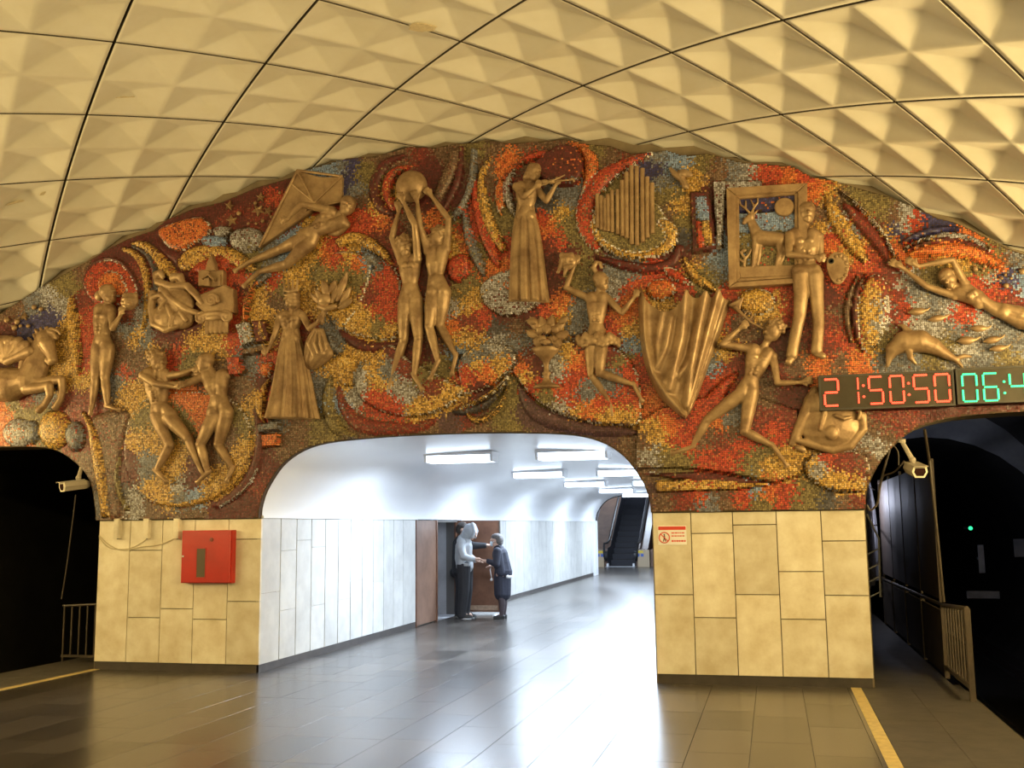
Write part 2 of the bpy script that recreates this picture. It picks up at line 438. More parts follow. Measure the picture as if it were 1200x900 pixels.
MB().bx(-5.905, -5.864, 0, 5.5, -.011, PB).bx(-5.905, -5.864, 8.12, 24, -.011, PB).build('plinth', M['plinth'], pwall)
MB().bx(-5.91, -5.84, .0, 5.55, 1.778, 1.81).bx(-5.91, -5.84, 8.14, 24, 1.778, 1.81).build('ledge', M['white'], pwall)
MB().bx(-6.0, -5.80, 23.4, 24.05, 0, 1.80).build('jamb', M['white'], pwall)
struct(MB().bx(XR0, -1.0, .42, 24, -.02, 1.82).build('wall_passage_right', M['marble_cool']))
# vault of the passage: extruded arch shell
outer = [(CXM+(x-CXM)*1.09, 1.776+(z-1.776)*1.13) for x, z in ARCH]
inner = [(CXM+(x-CXM)*.996, 1.776+(z-1.776)*.992) for x, z in ARCH]
prof = inner+outer[::-1]
q = MB(); n = len(prof); ny = 13
ys_ = [-.005+24.005*i/(ny-1) for i in range(ny)]
V = [(x, y, z+.002) for y in ys_ for (x, z) in prof]
F = [(i*n+k, i*n+(k+1) % n, (i+1)*n+(k+1) % n, (i+1)*n+k) for i in range(ny-1) for k in range(n)]
q.add(V, F); pv = struct(q.build('ceiling_passage', M['white'], None, False))
pv.data.polygons.foreach_set('use_smooth', [True]*len(pv.data.polygons))
# white lining of the arch reveal in the end wall
MB().tube([(x, 24.06, z) for x, z in ARCH], .035, 6).build('arch_trim', M['dark'], pv)

# wooden panel, doorway with grey recess, open door leaf
wood = mat('brown_wood', (.165, .075, .04), .45, c2=(.09, .035, .018), scale=3.5, bump=.1)
woodl = mat('light_brown_wood', (.21, .115, .072), .5, c2=(.14, .07, .042), scale=3.0, bump=.1)
t = empty('door_1', (-5.89, 6.1, 0)); struct(t)
MB().bx(-.015, .03, -.54, .50, .02, 1.765).build('door_panel', woodl, t)
MB().bx(-.015, .045, .50, .56, .0, 1.775).bx(-.015, .04, -.58, -.54, 0, 1.775).build('door_post', wood, t)
t = empty('door_2', (-5.92, 8.09, 0)); struct(t)
lf = MB().bx(.0, .86, -.022, .022, .05, 1.765).build('door_leaf', wood, t)
MB().bx(.06, .80, -.030, -.022, .085, .17).build('kick_strip', mat('worn_wood_edge', (.30, .20, .13), .6, var=.4, scale=20), lf)
MB().bx(.03, .83, -.028, -.022, .95, .965).build('rail', wood, lf)
MB().tube([(.80, -.03, .92), (.80, -.07, .92), (.74, -.07, .92)], .011, 6).build('handle', M['steel'], lf)
MB().bx(.845, .862, -.03, .03, .05, 1.765).build('edge_strip', M['steel'], lf)
MB().bx(-.04, .0, -.06, .03, .0, 1.77).build('door_post', wood, t)
grey = mat('grey_plaster', (.50, .50, .52), .7, c2=(.36, .36, .38), scale=2.5)
rec = MB(); rec.bx(-6.5, -6.36, 6.5, 8.4, -.02, 1.9); rec.bx(-7.2, -6.14, 8.15, 8.3, -.02, 1.9); rec.bx(-7.2, -6.14, 6.5, 6.65, -.02, 1.9); rec.bx(-7.2, -6.14, 6.5, 8.3, 1.8, 1.9); rec.bx(-7.2, -5.9, 6.5, 8.3, -.1, -.005)
struct(rec.build('wall_recess', grey))
q = MB(); q.bx(-5.62, -5.08, 8.0, 8.03, .0, .03); q.bx(-5.12, -5.08, 7.7, 8.03, 0, .03); o = q.build('door_stop_frame', M['white']); tag(o, 'thin white metal floor frame at the foot of the open brown door', 'frame')

# ---- fluorescent lamps of the passage
cool = (0.69, 0.83, 1.0)
tubem = emit('fluorescent_tube', cool, 6.0)
def make_light(loc, lab):
    t = empty('ceiling_light', loc); tag(t, lab, 'lamp', 'fluorescent lamps in the passage')
    MB().bx(-.50, .50, -.21, .21, -.025, .02).build('housing', M['white'], t)
    q = MB(); q.add([(-.46, -.19, -.025), (.46, -.19, -.025), (.46, .19, -.025), (-.46, .19, -.025), (-.45, -.17, -.115), (.45, -.17, -.115), (.45, .17, -.115), (-.45, .17, -.115)], [(3, 2, 1, 0), (4, 5, 6, 7), (0, 1, 5, 4), (1, 2, 6, 5), (2, 3, 7, 6), (3, 0, 4, 7)]); q.build('diffuser', tubem, t)
    for sx in (-1, 1): MB().bx(sx*.478-.018, sx*.478+.018, -.19, .19, -.118, -.025).build('end_cap', M['white'], t)
    l = area('fluorescent_light', (0, 0, -.125), (0, 0, 0), .9, .2, 172, cool); l.parent = t
    return t
for r_, y in enumerate((2.75, 7.85, 12.85, 17.9, 22.6)):
    for c_, x in enumerate((-4.22, -2.62)):
        lab = ['first row behind the mosaic wall', 'second row behind the mosaic wall', 'third row behind the mosaic wall', 'fourth row behind the mosaic wall', 'last row before the escalator'][r_]
        make_light((x, y, 2.665), 'bright ceiling lamp, '+lab+(', on the door side' if c_ == 0 else ', on the side away from the doors'))
# chipped plaster spots on the vault
chip = mat('bare_plaster_chip', (.70, .60, .42), .7, c2=(.5, .42, .28), scale=30)
def onV(px, py, rec=0.0):
    d = ray(px, py); a = d[0]**2+d[2]**2; b_ = 2*(d[0]*(CAMP[0]-VX)+d[2]*(CAMP[2]-VZ)); c_ = (CAMP[0]-VX)**2+(CAMP[2]-VZ)**2-(VR+rec)**2
    return CAMP+d*((-b_+math.sqrt(b_*b_-4*a*c_))/(2*a))
for (px, py, r_) in ((150, 116, .16), (52, 226, .07), (18, 238, .14), (495, 32, .16)):
    c_ = onV(px, py); s_ = VR*math.atan2(c_[0]-VX, c_[2]-VZ); bestd = None
    for i in range(-11, 12):
        for j in range(-13, 3):
            if (i+j) % 2:
                yc = -1.665+DY*j+SHEAR*DS*i; a_ = (s_-DS*i)/DS; b_ = (c_[1]-yc-SHEAR*(s_-DS*i))/DY
                u_, v_ = a_+b_, a_-b_
                if max(abs(u_), abs(v_)) <= 1: bestd = .098*(1-max(abs(abs(u_)*2-1), abs(abs(v_)*2-1)))
    c_ = onV(px, py, (bestd or 0)-.006); th = math.atan2(c_[0]-VX, c_[2]-VZ); rs = random.Random(px); q = MB(); n = 18; V = []
    for k in range(n):
        rr = r_*(.7+.3*rs.random()); an = 2*math.pi*k/n; V.append((rr*math.cos(an), rr*.62*math.sin(an), .0))
    V2 = [(v[0]*.9, v[1]*.9, -.006) for v in V]; q.add(V+V2, [(k, (k+1) % n, n+(k+1) % n, n+k) for k in range(n)]+[tuple(n+k for k in range(n))])
    o = q.build('plaster_chip', chip, ceiling); o.location = tuple(c_); o.rotation_euler = (0, th, rs.random())

# ================================================================== MOSAIC
PAL = {  # apparent colours under the platform lamps, with weights
 'y': [((190,138,42),4),((160,106,32),3),((205,158,72),2),((118,78,26),2),((80,50,20),1.3)],
 'o': [((190,92,28),4),((172,70,24),3),((200,120,42),2),((105,46,18),1.5)],
 'r': [((168,50,22),4),((146,40,19),3),((188,78,28),2),((96,27,15),2),((160,100,36),.7)],
 'm': [((114,34,19),4),((96,29,17),3),((145,50,24),1.5),((72,28,17),2),((130,82,36),1)],
 'd': [((84,26,16),5),((72,22,14),4),((100,32,20),2),((56,23,15),1)],
 'g': [((106,99,76),3),((88,83,64),3),((126,118,90),2),((62,56,42),2),((112,88,50),1.5)],
 'l': [((116,124,110),4),((96,107,100),3),((140,142,120),2),((70,72,60),1.3)],
 'b': [((48,42,60),4),((38,33,48),3),((72,64,78),1.5),((58,40,42),1)],
 'w': [((158,143,104),3),((138,122,86),3),((180,166,128),1.2),((102,86,56),2),((80,64,42),1.8)],
 'v': [((116,94,40),4),((96,75,31),3),((138,112,48),2),((66,52,25),2)],
 'n': [((104,74,39),3),((84,57,30),3),((128,96,53),2),((64,38,21),2),((114,56,27),1.2)],
 'p': [((82,50,38),4),((68,42,33),3),((102,66,46),2),((56,34,27),2)],
 'c': [((190,168,116),3),((170,146,96),3),((206,186,138),1.2)],
 'k': [((60,53,39),4),((46,39,30),3),((84,73,53),2),((102,92,72),.8)],
}
for k in PAL:
    cs = np.array([np.array(A(*c, k=1.18)) for c, _ in PAL[k]]); ws = np.array([w_ for _, w_ in PAL[k]], float); cs = cs*.72+(cs*ws[:, None]).sum(0)/ws.sum()*.28; PAL[k] = (cs, np.cumsum(ws/ws.sum()))
CP = '''15 365 n,40 358 g,55 352 w,30 385 b,45 378 b,60 370 b,10 392 d,75 335 v,86 330 v,95 322 n,70 358 w,75 395 y,85 380 y,88 410 y,80 430 y,70 442 y,100 350 m,105 372 r,100 387 r,98 402 r,100 425 r,90 445 y,105 440 y,85 468 m,95 476 m,50 462 g,30 466 m,20 480 v,5 490 o,42 485 v,10 515 o,-20 400 d,-30 470 v,-60 440 n,-60 500 y,-110 460 m,-150 500 v
120 290 d,145 292 d,150 370 m,155 332 m,150 385 g,160 396 y,165 368 w,170 400 g,140 402 n,140 422 n,140 446 g,150 456 y,155 430 n,145 440 r,165 415 n,180 412 y,190 406 n,205 398 d,205 412 r,225 402 y,245 395 y,260 404 y,269 400 r,225 420 v,245 432 n,190 395 d,220 380 d,160 470 y,150 476 y,120 500 m,140 490 n,130 520 m,125 550 n,130 582 k,140 602 n,155 601 w,180 602 n,220 606 n,260 602 d,290 590 d,300 570 m,306 540 d
165 520 y,155 542 d,170 540 g,180 518 y,170 490 v,225 474 o,235 482 o,215 492 v,210 540 y,205 560 y,228 550 d,225 566 d,210 567 w,190 575 y,195 582 y,226 580 l,215 584 g,250 572 y,265 560 y,255 530 n,270 510 n,285 498 v,286 530 y
275 352 r,272 344 r,280 338 d,300 350 y,310 370 y,310 386 y,300 335 y,320 352 n,306 325 g,318 330 r,310 345 y,290 420 g,300 430 g,306 430 r,310 442 d,300 470 y,305 482 y,315 470 m,312 492 m,285 455 n,278 442 n,350 400 m,356 384 m,390 390 g,392 406 g,400 430 y,405 420 y,398 446 y,385 460 g,388 476 l,380 490 v,375 510 v,390 505 v,350 505 n,330 520 n,320 500 g
210 262 d,190 264 d,250 245 d,270 235 d,300 222 d,330 214 d,320 230 r,280 265 d,300 256 m,315 250 m,270 258 m,320 306 g,336 302 l,300 312 v,280 330 r,278 346 r,330 336 v,350 310 y,365 300 y,376 310 v,340 325 y,385 200 l,400 195 g,412 190 b,407 212 b,415 226 g,425 205 v,430 195 v,436 184 n,420 237 n,415 250 r,430 256 r,450 260 o,420 263 r,445 282 m,460 266 m,440 245 y
380 305 o,395 300 r,410 300 y,420 310 o,410 322 v,420 332 v,410 350 y,405 370 y,375 360 y,369 354 y,432 304 l,440 312 g,450 320 r,455 340 r,435 346 m,445 360 r,430 372 y,445 380 v,460 386 y,425 386 y,460 370 r,465 300 m,455 294 m
470 182 n,490 178 m,505 190 d,515 180 n,510 216 d,500 232 d,520 230 d,480 255 n,485 270 n,510 260 o,514 270 r,500 290 d,525 266 v,530 280 y,540 276 o,545 290 o,537 300 y,530 310 r,536 316 r,526 326 d,545 332 v,535 342 v,530 360 w,550 350 y,545 375 m,555 382 m,530 386 o,540 395 y,550 390 y,475 420 m,480 430 m,470 400 d,505 410 d,510 400 n,520 430 v,540 415 l,550 418 g,570 412 g,585 405 w,595 406 g,610 400 g,555 400 y,545 440 r,555 446 r,570 436 o,585 428 y,560 430 y,560 452 d
425 440 w,422 456 w,440 430 y,445 450 y,440 465 r,455 470 r,466 476 r,470 460 w,480 466 w,455 436 g,500 480 y,490 478 y,520 466 y,510 455 m,536 458 y,500 440 v
395 500 v,420 510 n,460 510 n,500 506 n,530 500 p,550 490 m,560 500 n,590 486 v,600 470 v,605 450 v,595 500 v,615 480 p,640 490 p,660 500 p,690 506 p,720 506 p,740 516 n,735 530 n,746 550 n,752 582 p
560 170 v,580 175 n,610 175 n,640 168 n,570 195 n,590 190 o,602 182 o,625 186 r,610 212 m,616 200 n,560 300 v,575 312 o,590 270 v,596 260 v,590 286 r,550 300 o,545 270 r,665 230 g,640 240 k,655 250 y,636 256 r,645 266 o,660 260 v,666 276 v,645 286 m,655 280 r,640 310 d,645 330 d,640 346 d,655 320 m,635 360 r,650 355 o,658 362 o,662 366 y,675 365 g,680 376 g,670 322 v,680 320 v,685 300 v,670 300 d,700 300 d,720 310 g,730 320 g,735 340 r,740 346 o,725 336 w,720 386 r,730 375 o,735 390 y,735 405 l,732 420 v,720 410 m,740 430 r,560 380 m,565 374 r,585 380 k,605 386 n,590 372 d,620 366 d,545 365 y
610 430 o,620 420 m,630 426 d,615 446 y,620 456 r,655 425 w,655 436 w,665 420 y,675 425 o,670 446 r,680 440 r,660 460 r,675 470 r,690 455 g,685 466 g,715 455 g,640 470 v,660 475 w,690 480 o,680 478 y,710 470 r,715 490 y,735 490 y,735 466 r,690 400 d,700 395 d,760 480 o
680 185 o,700 180 v,715 185 n,740 182 m,760 200 b,765 195 b,770 185 g,790 185 l,800 190 l,775 215 g,780 230 v,795 245 y,800 260 v,785 250 n,810 200 y,825 190 v,840 195 n,860 192 g,880 198 w,842 240 d,795 280 k,800 300 d,810 310 y,825 320 v,835 310 g,840 305 l,820 300 n,700 260 v,715 286 v,695 296 v,720 230 v,780 270 v
890 200 r,905 205 r,925 210 o,945 206 r,960 225 o,970 230 y,960 250 n,965 270 y,985 255 w,990 265 y,970 276 r,985 279 r,1000 286 y,995 270 g,975 290 o,1010 300 o,1005 316 r,1015 306 r,990 300 y,1000 250 m,1010 256 r,1020 270 m,1030 286 m,985 235 n,1000 230 v,1015 240 v,1030 250 v,1045 255 n,1060 255 w,1055 266 w,1050 270 b,1075 262 r,1090 265 b,1040 276 y,1050 290 o,1056 286 r,1100 290 y,1120 290 o,1080 300 o,1075 296 o,1140 296 o,1155 300 r,1170 310 o,1130 306 y,1150 316 v,1180 306 n,1170 290 v,1190 300 g,1150 330 r,1160 325 w,1170 340 r,1185 346 m,1180 330 b,1195 335 l,1240 330 g,1240 370 m,1300 360 v,1260 420 g,1330 420 n,1300 470 d
1045 320 m,1060 330 w,1075 340 g,1050 340 m,1040 346 m,1090 325 v,1095 355 g,1110 360 w,1125 365 r,1130 370 r,1080 355 w,1060 365 r,1050 370 m,1075 376 w,1100 386 w,1120 390 g,1150 380 w,1170 386 g,1190 400 g,1130 410 w,1150 420 g,1110 400 v,1040 400 v,1045 420 g,1180 425 v,1025 350 y,1020 370 y,1035 360 w,1030 380 w,1020 400 y,990 340 r,985 350 m,975 346 d,985 366 n,975 380 m,985 395 r,995 400 r,980 320 r,970 410 m,985 425 n,1000 425 o,965 426 o
770 330 r,775 340 y,790 330 r,860 355 r,880 350 y,890 360 y,910 350 y,900 340 r,925 350 r,905 335 r,870 375 n,855 365 r,830 420 g,835 430 l,845 416 y,850 440 r,860 430 m,830 450 r,840 470 r,850 450 r,820 480 r,810 490 m,790 480 r,770 480 o,765 500 y,785 496 o,770 510 y,755 520 n,760 532 w,790 540 v,810 505 r,800 516 r,830 510 n,840 496 o,855 490 g,850 480 g,866 470 k,860 510 n,845 520 m,840 540 r,860 530 r,870 520 r,880 540 v,890 536 v,900 546 y,900 470 n,895 460 n,905 450 n,915 440 m,900 490 m,910 500 r,920 490 m,920 460 d,925 430 n,905 420 d,945 542 y,930 546 y,960 550 w,970 536 r,985 540 m,1000 546 m,1010 536 n,1020 520 w,1030 505 n,985 566 y,970 561 y,1000 570 y,950 576 v,970 590 k,990 590 n,1005 590 m,940 590 v,920 580 r,900 576 o,890 586 v,870 580 r,885 575 l,850 586 n,820 580 r,800 590 m,780 590 n,830 590 g,1040 490 m,1060 480 m,1100 480 d,1150 480 d,1190 480 d'''
cpt = [c.split() for c in CP.replace('\n', ',').split(',') if c.strip()]  # maroon points right of the violinist's gown include its painted shadow
CPW = np.array([[W(float(a), float(b_), .08)[0], W(float(a), float(b_), .08)[2]] for a, b_, _ in cpt]); CPC = np.array([c for _, _, c in cpt])

# patches: ('s' closed spline | 'p' polygon | 'b' band along a path with widths | 'e' domed ellipse), name, code or None, height, data
PATCH = [
 ('s','mosaic_bowl',None,.030,[(155,483),(146,510),(145,540),(155,570),(175,588),(200,594),(230,592),(258,581),(280,561),(291,536),(294,510),(288,488),(270,468),(225,458),(178,464)]),
 ('b','mosaic_band','d',.020,[(299,478,6),(304,505,10),(303,530,12),(294,556,12),(276,578,11),(250,594,6)]),
 ('b','mosaic_band','w',.035,[(301,548,2),(292,566,3),(276,582,3),(256,594,2)]),
 ('b','mosaic_band','y',.045,[(292,505,3),(290,530,6),(284,550,7),(268,568,8),(240,585,7),(205,592,5),(180,588,3)]),
 ('b','mosaic_band','v',.035,[(140,535,3),(136,555,5),(139,578,6),(148,598,5)]),
 ('b','mosaic_band','y',.060,[(94,482,3),(104,500,9),(110,525,13),(115,555,13),(119,585,11),(121,606,10)]),
 ('s','mosaic_panel','n',.020,[(108,489),(150,482),(146,510),(140,540),(138,575),(142,602),(127,604),(121,560),(114,520)]),
 ('e','mosaic_cloud','w',.050,[(20,507,19,17)]),('e','mosaic_cloud','g',.055,[(35,506,9,14)]),('e','mosaic_cloud','y',.065,[(61,503,19,23)]),('e','mosaic_cloud','g',.075,[(85,511,11,18)]),
 ('s','mosaic_ray','y',.060,[(76,358),(82,345),(87,362),(91,395),(93,430),(86,436),(77,400)]),
 ('s','mosaic_disc','r',.030,[(97,332),(103,315),(122,304),(140,308),(153,322),(161,343),(150,357),(110,352)]),
 ('s','mosaic_disc','o',.055,[(114,336),(120,320),(132,317),(143,326),(149,344),(130,347)]),
 ('b','mosaic_band','d',.030,[(97,330,2),(104,314,4),(122,303,4),(141,307,4),(156,325,4),(164,345,2)]),
 ('b','mosaic_band','y',.040,[(141,290,4),(158,298,8),(168,316,9),(171,340,9),(170,365,7),(165,385,4)]),
 ('b','mosaic_band','k',.050,[(152,287,3),(170,296,7),(180,315,9),(182,340,9),(179,365,8),(176,385,4)]),
 ('s','mosaic_crescent','y',.070,[(150,284),(165,281),(180,290),(195,304),(206,322),(198,327),(186,318),(177,302),(164,290)]),
 ('s','mosaic_leaf','o',.060,[(183,271),(195,262),(230,253),(245,263),(242,276),(225,285),(210,293),(195,288)]),
 ('s','mosaic_hollow','d',.020,[(182,280),(196,290),(210,296),(207,308),(196,302),(186,292)]),
 ('s','mosaic_wing','y',.050,[(206,307),(215,294),(235,286),(260,287),(280,295),(294,306),(297,316),(278,314),(252,301),(226,313),(212,317)]),
 ('s','mosaic_patch','r',.058,[(222,316),(240,303),(256,299),(268,306),(262,318),(240,322)]),
 ('e','mosaic_cloud','l',.080,[(249,281,16,7)]),('e','mosaic_cloud','w',.085,[(258,270,11,7)]),('e','mosaic_cloud','w',.10,[(286,279,21,15)]),
 ('s','mosaic_shell',None,.040,[(434,318),(452,310),(464,316),(470,340),(470,375),(462,396),(432,396),(402,384),(418,355)]),
 ('s','mosaic_shell',None,.055,[(434,316),(424,350),(400,384),(384,372),(372,345),(368,318),(385,298),(410,294),(428,302)]),
 ('s','mosaic_crescent','d',.025,[(392,378),(402,388),(430,399),(462,400),(484,394),(462,408),(430,412),(406,402)]),
 ('s','mosaic_crescent','y',.080,[(390,281),(410,270),(433,277),(450,292),(457,308),(440,297),(416,286),(398,288)]),
 ('b','mosaic_band','g',.060,[(424,294,6),(436,304,12),(447,316,6)]),
 ('s','mosaic_patch','y',.030,[(394,416),(412,418),(422,424),(412,438),(413,452),(398,450),(394,434)]),
 ('b','mosaic_crescent','m',.022,[(396,452,4),(402,476,12),(420,496,18),(450,502,16),(490,500,12),(512,490,5)]),
 ('s','mosaic_disc',None,.075,[(458,404),(436,416),(420,432),(416,450),(421,466),(438,478),(458,485),(480,488),(502,485),(524,476),(537,464),(541,454),(524,446),(500,432),(476,420)]),
 ('b','mosaic_band','d',.040,[(474,181,5),(452,190,11),(440,208,13),(438,226,13),(446,242,12),(462,251,6)]),
 ('b','mosaic_band','r',.060,[(482,193,4),(462,200,11),(453,214,13),(453,228,12),(460,241,9),(470,247,4)]),
 ('b','mosaic_band','n',.060,[(532,172,10),(529,190,13),(522,208,15),(512,228,12),(506,236,4)]),
 ('b','mosaic_band','d',.045,[(540,170,7),(539,195,9),(533,218,9),(522,240,7),(516,250,3)]),
 ('b','mosaic_band','g',.080,[(554,172,8),(553,198,9),(547,225,8),(537,245,10),(526,256,5)]),
 ('b','mosaic_band','g',.070,[(543,248,6),(546,268,11),(552,288,13),(560,306,12),(566,322,5)]),
 ('b','mosaic_band','r',.050,[(557,208,4),(556,225,10),(560,250,12),(568,275,14),(579,300,12),(584,312,4)]),
 ('b','mosaic_band','y',.070,[(574,182,3),(564,200,8),(563,222,10),(568,246,12),(577,270,13),(590,294,8)]),
 ('s','mosaic_leaf','o',.055,[(584,208),(591,215),(592,234),(586,251),(580,240),(579,222)]),
 ('b','mosaic_crescent','w',.075,[(602,197,3),(594,212,8),(594,230,9),(600,246,7),(606,254,3)]),
 ('b','mosaic_band','r',.060,[(600,200,3),(612,187,7),(630,180,9),(648,177,5)]),
 ('s','mosaic_oval','d',.080,[(636,180),(652,169),(670,168),(680,180),(682,198),(674,214),(652,216),(632,206),(622,194)]),
 ('b','mosaic_band','o',.055,[(678,170,5),(690,182,14),(692,200,15),(686,218,9),(680,228,3)]),
 ('b','mosaic_ring','r',.060,[(764,177,4),(738,188,13),(710,204,20),(692,226,22),(684,252,22),(690,276,18),(700,292,6)]),
 ('s','mosaic_disc','v',.070,[(726,222),(704,234),(694,254),(698,276),(714,290),(738,297),(762,294),(778,284),(784,266),(772,240),(750,226)]),
 ('b','mosaic_ring','y',.095,[(722,226,2),(705,236,4),(695,256,6),(699,276,8),(714,290,9),(738,298,9),(762,296,10),(781,287,14),(786,273,17),(779,262,15),(770,260,7)]),
 ('b','mosaic_band','d',.040,[(698,300,4),(728,309,11),(762,314,12),(788,306,12),(796,286,8)]),
 ('s','mosaic_leaf','r',.070,[(776,312),(790,313),(800,321),(812,332),(796,330),(782,322)]),
 ('e','mosaic_disc','o',.065,[(774,338,17,13)]),
 ('b','mosaic_band','y',.060,[(802,300,4),(806,312,8),(816,324,11),(830,334,9),(838,340,3)]),
 ('p','mosaic_slab','d',.045,[(808,224),(831,223),(841,292),(812,296)]),
 ('p','mosaic_slab','l',.075,[(815,230),(828,229),(831,257),(816,258)]),
 ('p','mosaic_slab','r',.075,[(816,258),(822,257),(825,288),(817,289)]),
 ('p','mosaic_slab','y',.080,[(822,257),(831,257),(836,286),(825,288)]),
 ('p','mosaic_slab','w',.060,[(835,212),(892,210),(892,221),(851,224),(846,292),(840,292)]),
 ('b','mosaic_ridge','y',.060,[(984,222,2),(1002,236,4),(1022,256,5),(1038,277,5),(1050,302,3)]),
 ('b','mosaic_band','m',.040,[(988,236,4),(1003,252,13),(1021,272,15),(1035,292,12),(1042,306,4)]),
 ('b','mosaic_band','y',.045,[(968,226,5),(976,246,16),(988,268,18),(1004,290,16),(1016,306,6)]),
 ('b','mosaic_band','b',.055,[(1056,284,3),(1072,276,8),(1095,269,9),(1118,267,6),(1130,268,2)]),
 ('b','mosaic_band','w',.085,[(1060,289,2),(1082,279,4),(1112,274,7),(1140,279,7),(1162,291,3)]),
 ('b','mosaic_band','d',.060,[(1062,292,2),(1086,284,5),(1114,280,6),(1142,286,5),(1160,297,2)]),
 ('b','mosaic_band','o',.050,[(1064,297,5),(1090,292,14),(1120,291,18),(1150,299,16),(1178,313,6)]),
 ('s','mosaic_leaf',None,.060,[(1016,325),(1030,320),(1041,334),(1042,368),(1030,402),(1013,411),(1007,392),(1005,360),(1009,340)]),
 ('b','mosaic_band','d',.045,[(1015,320,2),(1005,340,7),(1002,366,8),(1006,394,7),(1012,412,3)]),
 ('b','mosaic_band','n',.035,[(1006,322,3),(996,345,8),(993,372,8),(998,400,5)]),
 ('s','mosaic_bowl',None,.060,[(600,431),(612,452),(632,472),(660,486),(690,495),(720,498),(747,497),(752,470),(744,432),(716,404),(668,398),(626,412)]),
 ('s','mosaic_bowl',None,.050,[(598,431),(580,448),(560,458),(540,462),(538,446),(536,424),(556,404),(584,402),(604,416)]),
 ('b','mosaic_ridge','y',.075,[(598,433,2),(588,448,5),(568,464,6),(546,475,5),(536,478,2)]),
 ('b','mosaic_band','k',.050,[(594,446,2),(580,464,6),(562,477,9),(542,482,8),(528,482,3)]),
 ('b','mosaic_band','y',.060,[(594,452,2),(586,472,4),(572,488,6),(556,492,6),(546,486,3)]),
 ('b','mosaic_band','p',.030,[(606,450,4),(622,478,16),(650,494,18),(690,503,13),(730,506,10),(746,506,6)]),  # purple-brown stones paint the shading below the bowl
 ('p','mosaic_slab',None,.050,[(748,494),(745,520),(746,550),(790,548),(832,551),(872,558),(908,566),(938,557),(946,530),(934,480),(880,462),(820,466),(772,478)]),
 ('p','mosaic_wedge','d',.030,[(752,555),(832,553),(912,568),(860,566),(790,561)]),
 ('p','mosaic_slab','y',.045,[(768,563),(830,562),(905,568),(860,574),(768,576)]),
 ('s','mosaic_bowl',None,.060,[(942,544),(949,561),(966,572),(988,577),(1012,575),(1015,560),(1020,546),(1008,530),(975,528),(955,532)]),
 ('s','mosaic_disc','w',.065,[(561,342),(567,328),(584,318),(604,314),(624,322),(634,340),(630,356),(610,366),(590,369),(572,360)]),
 ('p','mosaic_slab','w',.075,[(274,379),(291,376),(298,400),(282,406)]),('p','mosaic_slab','r',.065,[(264,418),(280,417),(284,438),(267,441)]),
 ('p','mosaic_slab','d',.060,[(293,375),(310,375),(317,399),(299,402)]),('p','mosaic_slab','n',.070,[(280,409),(311,403),(313,411),(283,417)]),
 ('b','mosaic_band','y',.085,[(302,374,2),(304,385,4),(310,398,3)]),
 ('b','mosaic_arch','o',.070,[(286,376,5),(285,360,5),(291,344,4),(301,330,3)]),
 ('b','mosaic_band','g',.055,[(314,318,4),(306,326,10),(298,334,8),(292,342,3)]),
 ('p','mosaic_slab','g',.055,[(300,497),(326,492),(326,503),(302,507)]),('p','mosaic_slab','o',.060,[(305,509),(325,506),(326,522),(305,525)]),
 ('s','mosaic_leaf','o',.050,[(305,425),(316,424),(316,436),(308,442),(302,434)]),
 ('b','mosaic_band','y',.050,[(313,444,3),(304,462,10),(303,480,11),(308,494,4)]),
 ('b','mosaic_band','r',.060,[(322,440,3),(317,462,7),(314,482,7),(312,494,3)]),
 ('b','mosaic_band','g',.045,[(384,392,4),(389,406,9),(398,414,5)]),
 ('b','mosaic_band','v',.035,[(386,440,4),(382,470,14),(392,500,14),(416,512,5)]),
 ('s','mosaic_patch','g',.030,[(536,416),(556,410),(578,406),(594,404),(596,416),(576,424),(550,426)]),
 ('s','mosaic_patch','r',.045,[(524,306),(538,296),(549,302),(546,322),(534,330),(524,322)]),
 ('b','mosaic_band','r',.045,[(864,436,4),(848,452,14),(832,472,18),(816,494,18),(806,512,6)]),
 ('e','mosaic_disc','y',.055,[(886,352,22,16)]),
 ('p','mosaic_slab','b',.030,[(860,230),(935,225),(935,246),(860,249)]),('p','mosaic_slab','l',.0302,[(860,249),(935,246),(935,270),(860,272)]),('p','mosaic_slab','v',.0304,[(860,272),(935,270),(935,326),(860,328)]),
]
MY0 = 0.07      # mosaic bed stands this far proud of the wall
top_px = [(0,368),(50,335),(100,308),(130,290),(150,280),(180,270),(195,258),(225,245),(260,237),(300,220),(345,207),(352,200),(385,192),(400,186),(440,183),(480,172),(510,173),(530,169),(545,168),(570,165),(600,168),(640,165),(660,163),(690,169),(715,171),(740,180),(765,178),(780,176),(800,182),(830,180),(870,190),(930,195),(950,207),(975,211),(1000,219),(1040,230),(1070,242),(1100,256),(1120,261),(1150,275),(1180,291),(1200,298)]
tp = [(W(a, b_, MY0)[0], W(a, b_, MY0)[2]) for a, b_ in top_px]
lext = []
for k in range(8):
    x = -11.9+k*.30
    if x < tp[0][0]-.15: lext.append((x, VZ+math.sqrt((VR-.05)**2-(x-VX)**2)))
rext = []
for k in range(8):
    x = tp[-1][0]+.25*(k+1)
    if x < 5.0: rext.append((x, VZ+math.sqrt((VR-.05)**2-(x-VX)**2)))
mtop = lext+tp+rext
lt_in = [p for p in LT if p[0] > -11.7]; rt_in = [p for p in RT if p[0] < 4.75]
mural = [(-11.9, 2.74)]+lt_in+[(XL0, PT+.004), (XL1, PT+.004)]+ARCH[1:-1]+[(XR0, PT+.004), (XR1, PT+.004)]+rt_in+[(4.8, 2.74)]+mtop[::-1]
mural = clean(mural)

